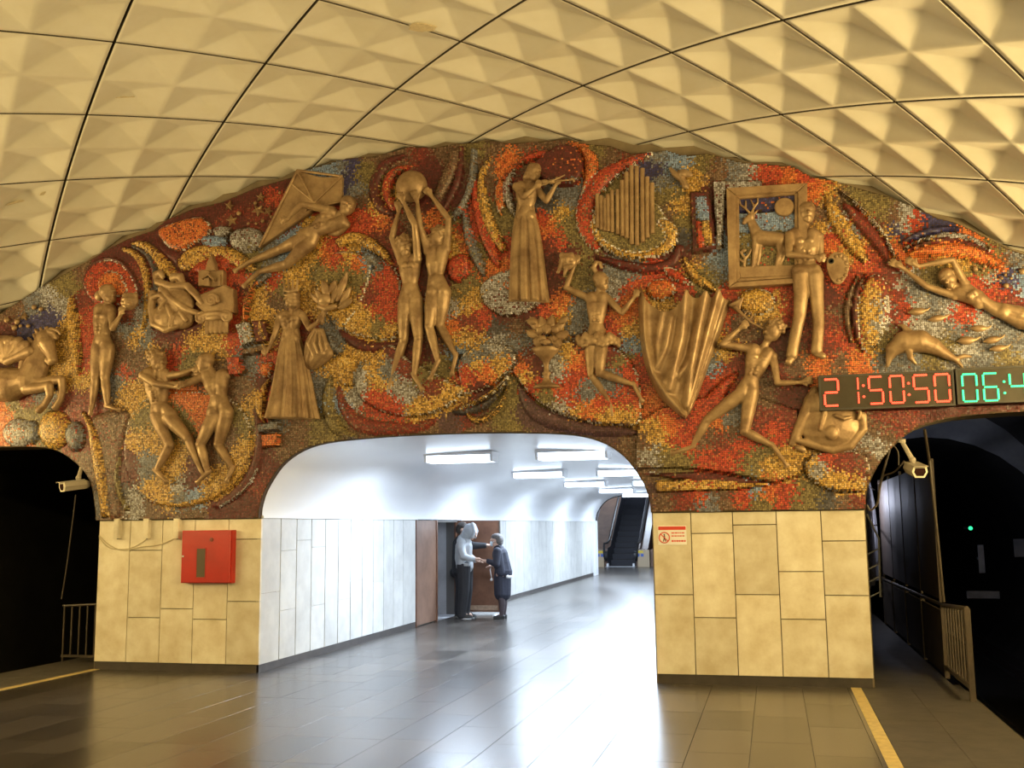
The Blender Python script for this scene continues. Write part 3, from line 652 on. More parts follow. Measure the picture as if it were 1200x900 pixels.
def band(pts):
    P = spline([(a, b_, w_) for a, b_, w_ in pts], 6, False); L = []; R_ = []
    for i, p in enumerate(P):
        t = P[min(i+1, len(P)-1)][:2]-P[max(i-1, 0)][:2]; t /= (np.linalg.norm(t)+1e-9); nrm = np.array((-t[1], t[0])); h = max(p[2], .8)/2
        L.append(p[:2]+nrm*h); R_.append(p[:2]-nrm*h)
    return L+R_[::-1]
patches = []
for i, (kind, nm, code, h, data) in enumerate(PATCH):
    if kind == 's': px = spline(data, 5)
    elif kind == 'p': px = data
    elif kind == 'b': px = band(data)
    else:
        cx, cy, rx, ry = data[0]; px = [(cx+rx*math.cos(a), cy+ry*math.sin(a)) for a in np.linspace(0, 2*math.pi, 28, endpoint=False)]
    hh = h+i*.0003
    po = clean([(W(a, b_, MY0+hh)[0], W(a, b_, MY0+hh)[2]) for a, b_ in px])
    # keep patches inside the mural outline
    P = np.array(po); ok = inpoly(P[:, 0], P[:, 1], mural)
    patches.append(dict(kind=kind, name=nm, code=code, h=hh, poly=po, c=P.mean(0), ok=ok.mean(),
                        rad=(W(data[0][0]+data[0][2], data[0][1], MY0+hh)[0]-P.mean(0)[0], None) if kind == 'e' else None))

# --- the whole mosaic is one moulded surface: every patch swells out of the bed; stones are laid on it one by one
for p in patches:
    P = np.array(p['poly'])
    if p['kind'] == 'e': p['r'] = .75*np.abs(P-p['c']).max(0).min()
    elif p['kind'] == 'p': p['r'] = .014
    elif p['kind'] == 'b':
        d_ = [w_ for _, _, w_ in PATCH[patches.index(p)][4]]; p['r'] = max(.02, .42*max(d_)*PM(*PATCH[patches.index(p)][4][0][:2]))
    else: p['r'] = .035 if p['name'] in ('mosaic_disc', 'mosaic_bowl', 'mosaic_shell', 'mosaic_oval') else .07
def edge_dist(x, z, poly):
    P = np.array(poly); Q = np.roll(P, -1, 0); best_ = np.full(len(x), 9.0)
    for a, b_ in zip(P, Q):
        e = b_-a; L2 = e@e+1e-12; t_ = np.clip(((x-a[0])*e[0]+(z-a[1])*e[1])/L2, 0, 1)
        best_ = np.minimum(best_, np.hypot(x-a[0]-t_*e[0], z-a[1]-t_*e[1]))
    return best_
def swell(x, z):
    """height of the moulded bed above MY0, index of the patch on top and distance to that patch's rim"""
    Hh = np.zeros(x.size); top = np.full(x.size, -1); th = np.zeros(x.size); rim = np.full(x.size, 9.0)
    for i, p in enumerate(patches):
        ix = np.nonzero(inpoly(x, z, p['poly']))[0]
        if not len(ix): continue
        d = edge_dist(x[ix], z[ix], p['poly']); q = np.clip(d/p['r'], 0, 1)
        Hh[ix] = np.maximum(Hh[ix], p['h']*np.sqrt(1-(1-q)**2))
        k = p['h'] > th[ix]; top[ix[k]] = i; th[ix[k]] = p['h']; rim[ix[k]] = d[k]
    return Hh, top, rim
PITCH = 0.0205
gx = np.arange(-9.95, 2.95, PITCH); gz = np.arange(PT-.06, 6.3, PITCH); nx_, nz_ = len(gx), len(gz)
def wobble(x, z): return .6*(.03*np.sin(z*2.1+x*.9)+.02*np.sin(x*3.3-z*1.7))
CXg, CZg = np.meshgrid(np.append(gx, gx[-1]+PITCH)-PITCH/2, np.append(gz, gz[-1]+PITCH)-PITCH/2)
CZg = CZg+wobble(CXg, CZg); HC = swell(CXg.ravel(), CZg.ravel())[0].reshape(CXg.shape)
GX, GZ = np.meshgrid(gx, gz); IZ, IX = np.meshgrid(np.arange(nz_), np.arange(nx_), indexing='ij')
X = GX.ravel(); Z = (GZ+wobble(GX, GZ)).ravel(); IX = IX.ravel(); IZ = IZ.ravel()
ins = inpoly(X, Z, [tuple(p) for p in inset(mural, .010)]); X = X[ins]; Z = Z[ins]; IX = IX[ins]; IZ = IZ[ins]
_, best, rim = swell(X, Z)
h00, h10, h01, h11 = HC[IZ, IX], HC[IZ, IX+1], HC[IZ+1, IX], HC[IZ+1, IX+1]
H = (h00+h10+h01+h11)/4; sgx = (h10+h11-h00-h01)/(2*PITCH); sgz = (h01+h11-h00-h10)/(2*PITCH)
jx = X+RNG.normal(0, .038, X.size); jz = Z+RNG.normal(0, .038, X.size)
code = np.empty(X.size, dtype='<U1')
for a in range(0, X.size, 4000):
    d = (jx[a:a+4000, None]-CPW[None, :, 0])**2+(jz[a:a+4000, None]-CPW[None, :, 1])**2
    code[a:a+4000] = CPC[d.argmin(1)]
for i, p in enumerate(patches):
    if p['code']:
        m_ = (best == i) & (RNG.random(X.size) < .90); code[m_] = p['code']
    if p['name'] in ('mosaic_disc', 'mosaic_bowl', 'mosaic_shell', 'mosaic_ring', 'mosaic_leaf', 'mosaic_ridge'):
        m_ = (best == i) & (rim < .021) & (RNG.random(X.size) < .62); code[m_] = 'c'  # cream stones paint the light caught by raised rims
# dark stones outline the patches from outside
COLS = np.zeros((X.size, 3)); rnd = RNG.random(X.size)
for k, (cs, cw) in PAL.items():
    m_ = code == k; ix = np.searchsorted(cw, rnd[m_]).clip(0, len(cs)-1); COLS[m_] = cs[ix]
COLS *= RNG.uniform(.84, 1.16, (X.size, 1)); COLS = COLS.clip(.002, .9)
X = X+RNG.normal(0, .0016, X.size); Z = Z+RNG.normal(0, .0016, X.size)
hs = PITCH*.46*RNG.uniform(.90, 1.05, X.size); ang = RNG.normal(0, .12, X.size)+.30*np.sin(X*1.3)+.30*np.sin(Z*1.9)
tx = RNG.normal(0, .07, X.size); tz = RNG.normal(0, .07, X.size)
def mosaic_mesh(m_, extra=None):
    """bed (grout) quads under the stones + the stones themselves, one mesh"""
    ids = np.nonzero(m_)[0]; n_ = len(ids); ix, iz = IX[ids], IZ[ids]
    B_ = np.zeros((n_, 4, 3))
    for k, (a, b_) in enumerate(((0, 0), (1, 0), (1, 1), (0, 1))):
        B_[:, k, 0] = CXg[iz+b_, ix+a]; B_[:, k, 2] = CZg[iz+b_, ix+a]; B_[:, k, 1] = -(MY0+HC[iz+b_, ix+a]+.0005)
    V = np.zeros((n_, 4, 3)); ca, sa = np.cos(ang[ids]), np.sin(ang[ids])
    for k, (a, b_) in enumerate(((-1, -1), (1, -1), (1, 1), (-1, 1))):
        dx = (a*ca-b_*sa)*hs[ids]; dz = (a*sa+b_*ca)*hs[ids]
        V[:, k, 0] = X[ids]+dx; V[:, k, 2] = Z[ids]+dz; V[:, k, 1] = -(MY0+H[ids]+.004+(sgx[ids]+tx[ids])*dx+(sgz[ids]+tz[ids])*dz)
    P = []; faces = []
    if extra is not None: P = list(extra.v); faces = list(extra.f)
    nb = len(P); verts = np.vstack([np.array(P).reshape(-1, 3), B_.reshape(-1, 3), V.reshape(-1, 3)])
    faces += [(nb+4*i, nb+4*i+1, nb+4*i+2, nb+4*i+3) for i in range(2*n_)]
    me = bpy.data.meshes.new('mosaic'); me.from_pydata(verts.tolist(), [], faces)
    me.materials.append(M['grout']); me.materials.append(M['tess'])
    mi = np.zeros(len(faces), 'i4'); mi[len(faces)-n_:] = 1; me.polygons.foreach_set('material_index', mi)
    at_ = me.color_attributes.new('Col', 'FLOAT_COLOR', 'CORNER'); nl = len(me.loops); cc = np.ones((nl, 4)); cc[:, :3] = .04
    cc[nl-4*n_:, :3] = np.repeat(COLS[ids], 4, 0)
    at_.data.foreach_set('color', cc.ravel().astype('f4')); me.update(); return me
o = mesh_obj('mosaic_field', mosaic_mesh(best == -1, MB().prism(mural, -MY0, .0, 0.0)), None, wall); o['kind'] = 'stuff'; o['label'] = 'mosaic of small red, gold, grey and brown stones'
for i, p in enumerate(patches):
    if (best == i).sum() < 12: continue
    mesh_obj(p['name'], mosaic_mesh(best == i), None, wall)

# ================================================================== GILDED RELIEFS
FD = 0.13        # plane in which the relief figures are laid out
def blob(mbd, voxel, name, mat_, parent=None, smooth_it=5, fac=.5):
    """fuse overlapping solids into one continuous smooth surface"""
    me = mbd.mesh(name); tmp = bpy.data.objects.new('tmp', me); COL.objects.link(tmp)
    r = tmp.modifiers.new('r', 'REMESH'); r.mode = 'VOXEL'; r.voxel_size = voxel
    if smooth_it:
        s = tmp.modifiers.new('s', 'SMOOTH'); s.factor = fac; s.iterations = smooth_it
    dg = bpy.context.evaluated_depsgraph_get(); dg.update()
    out = bpy.data.meshes.new_from_object(tmp.evaluated_get(dg)); out.name = name
    bpy.data.objects.remove(tmp); bpy.data.meshes.remove(me)
    if hasattr(mbd, 'd0'):
        co = np.empty(len(out.vertices)*3, 'f4'); out.vertices.foreach_get('co', co); co = co.reshape(-1, 3); co[:, 1] = np.minimum(co[:, 1], -.058); out.vertices.foreach_set('co', co.ravel()); out.update()
    out.materials.clear(); out.materials.append(mat_)
    return mesh_obj(name, out, None, parent, True)
class RB(MB):
    """relief shapes given in photograph pixels + depth, laid in the plane of the wall"""
    def __init__(s, d0=0.0): super().__init__(); s.d0 = d0
    def q(s, p):
        d = p[2] if len(p) > 2 else 0.0
        k = PM(p[0], p[1]); v = W(p[0], p[1], FD+s.d0); return np.array((v[0], v[1]-d*k, v[2])), k
    def c(s, p0, r0, p1, r1, n=16):
        a, k = s.q(p0); b_, k2 = s.q(p1); return s.cap(a, max(r0*k, .008), b_, max(r1*k2, .008), n)
    def chain(s, pts):
        """[(px,py,r[,depth])...]"""
        for a, b_ in zip(pts[:-1], pts[1:]):
            s.c((a[0], a[1], a[3] if len(a) > 3 else 0), a[2], (b_[0], b_[1], b_[3] if len(b_) > 3 else 0), b_[2])
        return s
    def e(s, p, rx, ry, rd, ang=0.0, n=16):
        """ellipsoid: half sizes in px along its own x / y / depth, turned by ang degrees (clockwise on the photo)"""
        a, k = s.q(p); R = Matrix.Rotation(math.radians(ang), 3, 'Y')
        return s.ball(a, (rx*k, rd*k, ry*k), n, R)
    def polyp(s, pts, d0, d1, bev=.01):
        """outline in px as a plate from depth d0 to d1 (metres proud of the wall)"""
        return s.prism([(W(a, b_, d1)[0], W(a, b_, d1)[2]) for a, b_ in pts], -d1, -d0, bev)
def lp(a, b_, t): return tuple(a[i]+(b_[i]-a[i])*t for i in range(2))
def hand(B, wrist, end, u, dep=0.0, spread=.35, palm=True):
    w_ = np.array(wrist[:2], float); e_ = np.array(end[:2], float); t = e_-w_; L = np.linalg.norm(t)+1e-6; t = t/L; nr = np.array((-t[1], t[0]))
    L = max(L, .42*u); pc = w_+t*L*.3
    B.c((w_[0], w_[1], dep), .11*u, (*(w_+t*L*.42), dep+.03*u), .135*u)
    for k in range(4):
        o_ = (k-1.5)*.085*u; b0 = w_+t*L*.45+nr*o_; ln = (.9, 1.05, 1.0, .82)[k]*L*.52; d2 = t+nr*(k-1.5)*spread*.28; d2 /= np.linalg.norm(d2)
        m_ = b0+d2*ln*.55; e2 = m_+d2*ln*.45
        B.c((*b0, dep+.05*u), .052*u, (*m_, dep+.09*u), .047*u, 8); B.c((*m_, dep+.09*u), .047*u, (*e2, dep+.02*u), .04*u, 8)
    th0 = w_+t*L*.2+nr*.10*u; th1 = th0+(t*.7+nr*.7)*L*.32; B.c((*th0, dep+.05*u), .06*u, (*th1, dep+.08*u), .047*u, 8)
def head(B, c, u, face=(0, 1, .6), tilt=0, hair='short', dep=0.0):
    """face: direction (right, down, out) the nose points"""
    hx, hy = c; f = np.array(face, float); f /= np.linalg.norm(f)
    B.e((hx, hy, dep), .37*u, .47*u, .42*u, tilt)
    ca, sa = math.cos(math.radians(tilt)), math.sin(math.radians(tilt))
    def at(x, y): return (hx+x*ca-y*sa, hy+x*sa+y*ca)
    fx = f[0]
    j = at(.10*fx*u*1.6, .30*u); B.e((*j, dep+.12*u*f[2]), .25*u, .22*u, .28*u, tilt)
    n0 = at(fx*.30*u, -.06*u); n1 = at(fx*.43*u, .11*u)
    B.c((*n0, dep+.32*u*f[2]), .06*u, (*n1, dep+.52*u*f[2]), .085*u, 8)
    ch = at(fx*.26*u, .42*u); B.e((*ch, dep+.28*u*f[2]), .11*u, .09*u, .12*u)
    lipp = at(fx*.33*u, .26*u); B.e((*lipp, dep+.36*u*f[2]), .10*u, .045*u, .08*u, tilt)
    br = at(fx*.26*u, -.13*u); B.e((*br, dep+.37*u*f[2]), .25*u, .06*u, .12*u, tilt)
    if hair == 'curly':
        for k in range(17):
            a = k*2.4; rr = .46*u*math.sqrt((k+.5)/17); p = at(-fx*.16*u+rr*math.cos(a), -.27*u+rr*math.sin(a)*.72); B.e((*p, dep+.34*u-.5*rr), .115*u, .115*u, .15*u)
    elif hair == 'short':
        p = at(-fx*.10*u, -.17*u); B.e((*p, dep), .40*u, .36*u, .44*u, tilt)
    elif hair == 'bun':
        p = at(-fx*.10*u, -.15*u); B.e((*p, dep), .41*u, .38*u, .44*u, tilt); p = at(-fx*.62*u, .10*u); B.e((*p, dep), .24*u, .28*u, .26*u)
    elif hair == 'long':
        for yy in (-.2, 0, .2, .42): p = at(-fx*.28*u, yy*u); B.e((*p, dep), .30*u, .22*u, .38*u)
def human(B, J, u, female=False, back=False, face=(.3, 0, 1), tilt=0, hair='short', arms=True, legs=True, feet=True):
    sl, sr = J['sl'], J['sr']; sc = lp(sl, sr, .5); wv = J['w']; hl, hr = J['hl'], J['hr']; hc = lp(hl, hr, .5)
    B.c((*lp(sl, sc, .12), 0), .22*u, (*lp(sr, sc, .12), 0), .22*u)
    for sh, hp in ((sl, hl), (sr, hr)):
        a = lp(sh, sc, .38); wst = (wv[0]+(hp[0]-hc[0])*.42, wv[1]+(hp[1]-hc[1])*.42); rib = lp(a, wst, .5)
        B.chain([(*a, .33*u, .05*u), (*rib, .33*u, .09*u), (*wst, .26*u, .03*u), (*lp(wst, hp, .6), .31*u, .05*u), (*hp, .36*u, .04*u)])
        pec = lp(lp(sh, sc, .45), wv, .27)
        if female and not back: B.e((*pec, .34*u), .19*u, .19*u, .19*u)
        elif not back: B.e((*pec, .24*u), .26*u, .17*u, .20*u)
        else:
            B.e((*pec, .20*u), .20*u, .26*u, .18*u)
        if back: B.e((*lp(hp, wv, .05), .20*u), .27*u, .30*u, .24*u)
    B.e((*lp(wv, hc, .35), .16*u), .32*u, .42*u, .24*u); B.e((*lp(sc, wv, .5), .12*u), .36*u, .5*u, .26*u)
    if not female and not back:
        for t in (.62, .76, .9):
            for s_ in (-.11, .11): p = lp(sc, wv, t); B.e((p[0]+s_*u, p[1], .34*u), .095*u, .085*u, .09*u)
    hd = J['h']; B.c((*sc, .02*u), .20*u, (*lp(sc, hd, .75), .05*u), .17*u)
    head(B, hd, u, face, tilt, hair, J.get('hd', .06*u))
    for k in ('al', 'ar'):
        if k in J:
            a = J[k]; d = J.get(k+'d', 0.0)*u; n = len(a)
            B.e((*a[0], d*.3), .225*u, .225*u, .225*u)
            B.chain([(*a[0], .205*u, d*.3), (*lp(a[0], a[1], .5), .19*u, d*.6), (*a[1], .148*u, d)])
            B.chain([(*a[1], .148*u, d), (*lp(a[1], a[2], .3), .16*u, d), (*a[2], .088*u, d)])
            if n > 3: hand(B, a[2], a[3], u, d)
    for k in ('ll', 'lr'):
        if k in J:
            a = J[k]; d = J.get(k+'d', 0.0)*u
            B.chain([(*a[0], .37*u, .04*u), (*lp(a[0], a[1], .4), .345*u, d*.5+.04*u), (*a[1], .235*u, d)])
            B.e((*a[1], d+.06*u), .20*u, .20*u, .2*u)
            B.chain([(*a[1], .22*u, d), (*lp(a[1], a[2], .32), .235*u, d-.01*u), (*lp(a[1], a[2], .75), .165*u, d), (*a[2], .115*u, d)])
            if len(a) > 3:
                m_ = lp(a[2], a[3], .55); B.chain([(*a[2], .13*u, d), (*m_, .115*u, d+.05*u), (*a[3], .085*u, d+.06*u)])
                t = np.array(a[3])-np.array(a[2]); t = t/(np.linalg.norm(t)+1e-6); nr = np.array((-t[1], t[0]))
                for q in range(4):
                    p = np.array(a[3])+nr*(q-1.5)*.065*u; B.c((*p, d+.05*u), .055*u, (*(p+t*.12*u), d+.04*u), .045*u, 8)
                hl_ = np.array(a[2])-t*.10*u; B.e((*hl_, d), .12*u, .12*u, .12*u)
VOX = .0078
def figure(name, label, J, u, parts=None, **kw):
    B = RB(); human(B, J, u, **kw)
    if parts: parts(B)
    o = blob(B, VOX, name, M['gold'], None, 4, .45); tag(o, label, 'sculpture', 'gilded relief figures on the mosaic'); return o
def relief(name, label, cat='sculpture', group=None):
    t = empty(name, (0, 0, 0)); tag(t, label, cat, group); return t
def origin_to(t, px, py):
    """put the empty at the relief's own place on the wall"""
    p = W(px, py, FD); t.location = p
    for c_ in t.children: c_.matrix_parent_inverse = Matrix.Translation(-Vector(p))

def loft(name, rows, mat_, parent, n=40, folds=7, amp=.10, d0=.0, seed=0, depthk=.62):
    """draped cloth / skirt: rows = [(px cx, px cy, half width px)], flattened round section with folds that widen downwards"""
    rs = random.Random(seed); ph = [rs.uniform(0, 6.28) for _ in range(3)]
    R_ = spline(rows, 6, False); V = []; F = []; m_ = len(R_)
    for i, (cx, cy, hw) in enumerate(R_):
        t = i/(m_-1)
        for k in range(n):
            a = 2*math.pi*k/n
            f = 1+amp*(.25+.9*t)*(math.cos(folds*a+ph[0]+.6*t)*.6+math.cos((folds*2+1)*a+ph[1]-t)*.35)
            kx = PM(cx, cy); v = W(cx+hw*math.cos(a)*(1+(f-1)*.45), cy, FD+d0)
            V.append((v[0], min(v[1]-hw*kx*depthk*math.sin(a)*f, -.058), v[2]))
    for i in range(m_-1):
        for k in range(n): F.append((i*n+k, i*n+(k+1) % n, (i+1)*n+(k+1) % n, (i+1)*n+k))
    F.append(tuple(range(n))); F.append(tuple((m_-1)*n+k for k in range(n)))
    q = MB(); q.add(V, F); return q.build(name, mat_, parent, True)

# ---- winged horse
B = RB()
B.chain([(-48, 446, 15), (-30, 450, 16), (-8, 451, 17), (14, 450, 17), (32, 446, 14)])
B.chain([(-8, 458, 12, 4), (14, 456, 13, 4)])
B.chain([(34, 446, 14), (41, 430, 11.5), (45, 413, 9.5), (50, 399, 7.5)]); B.chain([(44, 440, 9), (50, 425, 7.5), (53, 410, 6)])
B.chain([(54, 396, 7.5, 2), (58, 404, 7.8, 3), (62, 414, 5.6, 3), (64, 422, 5, 3)]); B.e((56, 402, 6), 5.5, 6, 5); B.c((62, 425, 4), 3.6, (60, 423, 5), 3.4); B.chain([(60, 389, 2.2, 4), (66, 391, 2, 4), (69, 397, 1.6, 4)]); B.chain([(62, 386, 2, 3), (69, 387, 1.8, 3), (73, 392, 1.4, 3)])
B.c((52, 391, 3), 2, (50, 384, 3), .8); B.c((57, 390, 3), 2, (58, 383, 3), .8)
for i, (a, b_) in enumerate(((37, 418), (34, 410), (38, 402), (36, 397), (42, 393), (44, 387), (50, 386), (56, 385), (61, 387))):
    B.c((a+5, b_+8, 1), 3.6, (a, b_, 3), 1.6)
B.chain([(32, 447, 10, 4), (36, 456, 6.5, 5), (50, 456, 5, 6), (62, 453, 4.6, 6), (63, 464, 3.6, 6), (57, 475, 3.4, 6), (51, 481, 4, 6)])
B.chain([(40, 450, 7, 1), (56, 447, 5, 1), (73, 445, 4.4, 1), (74, 458, 3.6, 1), (71, 469, 3.4, 1), (66, 477, 4, 1)])
B.chain([(-48, 446, 15), (-58, 462, 9), (-52, 478, 5), (-62, 492, 4), (-66, 500, 4.5)]); B.chain([(-62, 440, 6), (-78, 446, 5), (-86, 466, 3)])
t = relief('winged_horse_relief', 'gilded winged horse relief leaping over mosaic clouds beside the left tunnel', 'sculpture', None)
blob(B, VOX, 'body', M['gold'], t, 4, .45)
Bw = RB(.05)
for k in range(7):
    a = math.radians(20+k*22); B0 = (12, 424, 2+k*.4)
    Bw.c(B0, 4.5, (12-26*math.cos(a)*.9+6, 424-24*math.sin(a), 4), 5.2); Bw.c((12-26*math.cos(a)*.9+6, 424-24*math.sin(a), 4), 5.2, (-12-26*math.cos(a), 424-20*math.sin(a), 3), 3)
Bw.chain([(26, 430, 4), (30, 415, 4.5), (24, 401, 4), (8, 397, 3.5), (-18, 396, 3)])
blob(Bw, VOX, 'wing', M['gold'], t, 3); origin_to(t, 0, 450)

# ---- standing figure raising a mask
def masksh(B, cx, cy, r, flip=1):
    B.e((cx, cy, r*.3), r, r*.95, r*.55); B.e((cx+flip*r*.65, cy-r*.65, r*.3), r*.32, r*.4, r*.3); B.e((cx-flip*r*.4, cy-r*.7, r*.4), r*.35, r*.3, r*.3)
    B.c((cx-flip*r*.5, cy+r*.3, r*.8), r*.16, (cx+flip*r*.4, cy+r*.45, r*.8), r*.14); B.e((cx, cy, r*.9), r*.18, r*.4, r*.25)
    B.c((cx-r*.5, cy-r*.2, r*.75), r*.12, (cx-r*.15, cy-r*.25, r*.8), r*.12); B.c((cx+r*.5, cy-r*.2, r*.75), r*.12, (cx+r*.15, cy-r*.25, r*.8), r*.12)
figure('relief_figure', 'gilded relief figure with a hair bun standing in profile, one hand raised',
    dict(h=(129, 345), sl=(115, 363), sr=(133, 364), w=(120, 393), hl=(116, 408), hr=(127, 408), ar=[(133, 365), (139, 387), (148, 372), (152, 362)], ard=.5,
         al=[(114, 365), (110, 385), (114, 402)], ald=-.2, ll=[(116, 411), (112, 443), (108, 476), (107, 484)], lr=[(127, 411), (123, 442), (126, 476), (139, 480)]), 20.5, hair='bun', face=(1, 0, .5))
B = RB(.03); masksh(B, 154, 354, 10); o = blob(B, VOX, 'relief_mask', M['gold'], None, 2); tag(o, 'round gilded theatre mask held up by the figure with the hair bun', 'mask')

# ---- carving of column, chapel and scrolls
t = relief('architecture_relief', 'gilded relief of an ionic capital, a small chapel and curling drapery', 'sculpture')
B = RB(); B.chain([(238, 372, 3.4, 4), (246, 369, 3.6, 4), (258, 368, 3.6, 4), (270, 370, 3.4, 4)])
for cx, cy, s_ in ((239, 374, 1), (268, 372, -1)):
    pts = [(cx+(1+6.5*q/14)*math.cos(s_*q*.75+1.5), cy+(1+6.5*q/14)*math.sin(s_*q*.75+1.5), 1.9, 5) for q in range(14)]; B.chain(pts)
B.e((253, 373, 2), 13, 5, 6); blob(B, VOX, 'capital', M['gold'], t, 2)
B = RB(.02)
for k in range(5): B.c((244+k*5.6, 378, 2), 2.8, (244.5+k*5.4, 389, 2), 2.8)
blob(B, VOX, 'fluted_shaft', M['gold'], t, 2)
B = RB(); B.polyp([(233, 345), (262, 333), (272, 338), (273, 366), (240, 368), (228, 356)], .05, .20, .02); B.build('stone_block', M['gold'], t)
B = RB(.07); B.chain([(250+(1+7*q/16)*math.cos(q*.8), 352+(1+7*q/16)*math.sin(q*.8), 1.7, 3) for q in range(17)]); blob(B, VOX, 'rosette', M['gold'], t, 2)
B = RB(); B.polyp([(232, 317), (245, 315), (246, 334), (232, 335)], .05, .19); B.polyp([(246, 317), (261, 316), (261, 335), (247, 336)], .05, .17)
B.polyp([(240, 317), (242, 307), (247, 298), (251, 308), (252, 317)], .05, .22); B.polyp([(236, 323), (243, 319), (250, 326), (250, 329), (243, 323), (236, 327)], .18, .235, .004)
B.polyp([(239, 326), (245, 325), (245, 335), (239, 335)], .17, .215, .004); B.polyp([(255, 322), (258, 322), (258, 335), (255, 335)], .15, .19, .004); B.build('chapel', M['gold'], t)
B = RB(); B.chain([(186, 330, 5), (184, 322, 4.5), (190, 320, 3.5, 3), (193, 325, 2.5, 3)]); B.chain([(205, 326, 5, 2), (214, 325, 4, 4), (217, 332, 3, 4), (209, 335, 3, 4)])
B.chain([(187, 331, 4, 3), (204, 337, 4, 4), (222, 336, 4, 4), (232, 346, 4, 4), (240, 356, 4, 3)]); B.chain([(192, 340, 4, 4), (205, 352, 4, 5), (222, 364, 3.5, 4), (240, 370, 3, 3)])
B.e((205, 352, 0), 24, 16, 7, 25); B.e((194, 372, 0), 16, 15, 8); B.e((212, 374, 0), 16, 11, 7); B.chain([(181, 345, 4, 3), (180, 362, 4, 4), (182, 380, 4, 3), (196, 387, 4, 3), (210, 383, 3, 3)])
B.chain([(183, 350, 3, 6), (192, 347, 2.5, 7), (198, 353, 2, 7), (192, 362, 2.2, 7)]); B.chain([(200, 360, 2.4, 6), (206, 372, 2.2, 7), (203, 382, 2, 6)]); B.chain([(214, 366, 2.2, 5), (222, 376, 2.2, 6)])
blob(B, VOX, 'drapery', M['gold'], t, 3); origin_to(t, 230, 388)

# ---- two dancers in the bowl
figure('relief_figure', 'gilded relief dancer with curly hair, chest to viewer, clasping hands with a partner',
    dict(h=(187, 423), sl=(170, 438), sr=(198, 440), w=(187, 473), hl=(185, 487), hr=(200, 487), al=[(171, 441), (192, 452), (216, 456), (226, 452)], ald=.75, ar=[(198, 441), (215, 439), (228, 434), (236, 433)], ard=.2,
         ll=[(186, 490), (201, 522), (185, 552), (197, 564)], lld=.15, lr=[(199, 489), (223, 514), (237, 548), (242, 557)], lrd=.2), 22, hair='curly', face=(.9, 0, .6))
figure('relief_figure', 'gilded relief dancer seen from behind, knees bent, clasping hands with the curly-haired dancer',
    dict(h=(241, 426), sl=(238, 441), sr=(267, 440), w=(257, 464), hl=(251, 484), hr=(266, 484), al=[(238, 443), (222, 453), (200, 451), (192, 449)], ald=.55, ar=[(240, 440), (222, 436), (206, 438), (198, 440)], ard=-.1,
         ll=[(252, 488), (238, 521), (247, 554), (236, 565)], lld=.25, lr=[(265, 488), (255, 521), (272, 549), (266, 563)], lrd=-.05), 22, back=True, hair='short', face=(-1, 0, .3), tilt=-10)

# ---- kite flyer
t = relief('kite_relief', 'large gilded diamond kite relief with crossed seams behind the flying figure', 'kite')
B = RB(); B.polyp([(349, 200), (375, 207), (401, 207), (400, 222), (402, 237), (372, 243), (304, 290), (326, 246)], .06, .135, .012); B.build('sail', M['gold'], t)
B = RB(); B.c((349, 200, 1), 1.4, (370, 241, 1), 1.4); B.c((401, 207, 1), 1.4, (360, 246, 1), 1.4); B.c((344, 217, 1), 1.2, (366, 235, 1), 1.2); B.c((402, 236, 1), 1.5, (372, 243, 1), 1.5); B.c((349, 200, 1), 1.5, (305, 289, 1), 1.6); B.c((349, 200, 1), 1.5, (401, 207, 1), 1.5)
blob(B, .008, 'seam', M['gold'], t, 1); origin_to(t, 350, 245)
figure('relief_figure', 'gilded relief figure flying stretched out with a diamond kite',
    dict(h=(408, 242), sl=(385, 246), sr=(405, 264), w=(370, 270), hl=(357, 276), hr=(364, 284), al=[(385, 247), (361, 245), (346, 262), (338, 265)], ald=.8, ar=[(405, 263), (396, 272), (384, 273)], ard=-.2,
         ll=[(357, 280), (329, 292), (293, 307), (277, 317)], lr=[(363, 285), (339, 311), (307, 320), (290, 336)], lrd=.25), 22, hair='short', face=(.3, .1, 1), tilt=20)

# ---- crowned woman in a long dress
t = relief('crowned_woman_relief', 'gilded relief of a crowned woman in a long pleated dress', 'sculpture', 'gilded relief figures on the mosaic')
J = dict(h=(343, 350), sl=(330, 371), sr=(355, 369), w=(341, 389), hl=(337, 398), hr=(346, 398), al=[(329, 372), (325, 393), (319, 408), (311, 417)], ald=.3, ar=[(356, 370), (367, 387), (377, 379), (382, 373)], ard=.5)
B = RB(); human(B, J, 20, female=True, face=(-.5, 0, .9), hair='long'); B.chain([(332, 371, 1.8, 6), (342, 378, 1.8, 8), (353, 370, 1.8, 6)]); blob(B, VOX, 'body', M['gold'], t, 4, .45)
B = RB(.04); B.chain([(335, 341, 1.8, 3), (342, 343, 1.8, 5), (350, 341, 1.8, 3)])
for k in range(4): B.c((336+k*4.5, 341, 4), 1.7, (334.5+k*5.4, 330, 4), 1.0); B.e((334.5+k*5.4, 329.5, 4), 1.4, 1.4, 1.4)
blob(B, .008, 'crown', M['gold'], t, 1)
loft('skirt', [(341, 384, 9), (341, 396, 11), (342, 420, 16), (343, 450, 21), (343, 475, 25), (343, 491, 28)], M['gold'], t, 96, 11, .34, .01, 3); origin_to(t, 343, 490)
t = relief('drape_relief', 'small gilded hanging cloth beside the crowned woman', 'cloth')
loft('cloth', [(373, 385, 6), (372, 400, 13), (374, 415, 17), (368, 426, 12), (364, 433, 4)], M['gold'], t, 60, 6, .22, -.02, 5); B = RB(.03)
for k in range(4): B.chain([(372+k*3, 388, 1.6, 8), (366+k*7, 404, 1.8, 11), (372+k*5, 418-k*2, 1.4, 10)])
blob(B, .008, 'fold', M['gold'], t, 2); origin_to(t, 373, 410)
t = relief('leaf_cluster_relief', 'gilded cluster of curling leaves held above the hanging cloth', 'sculpture')
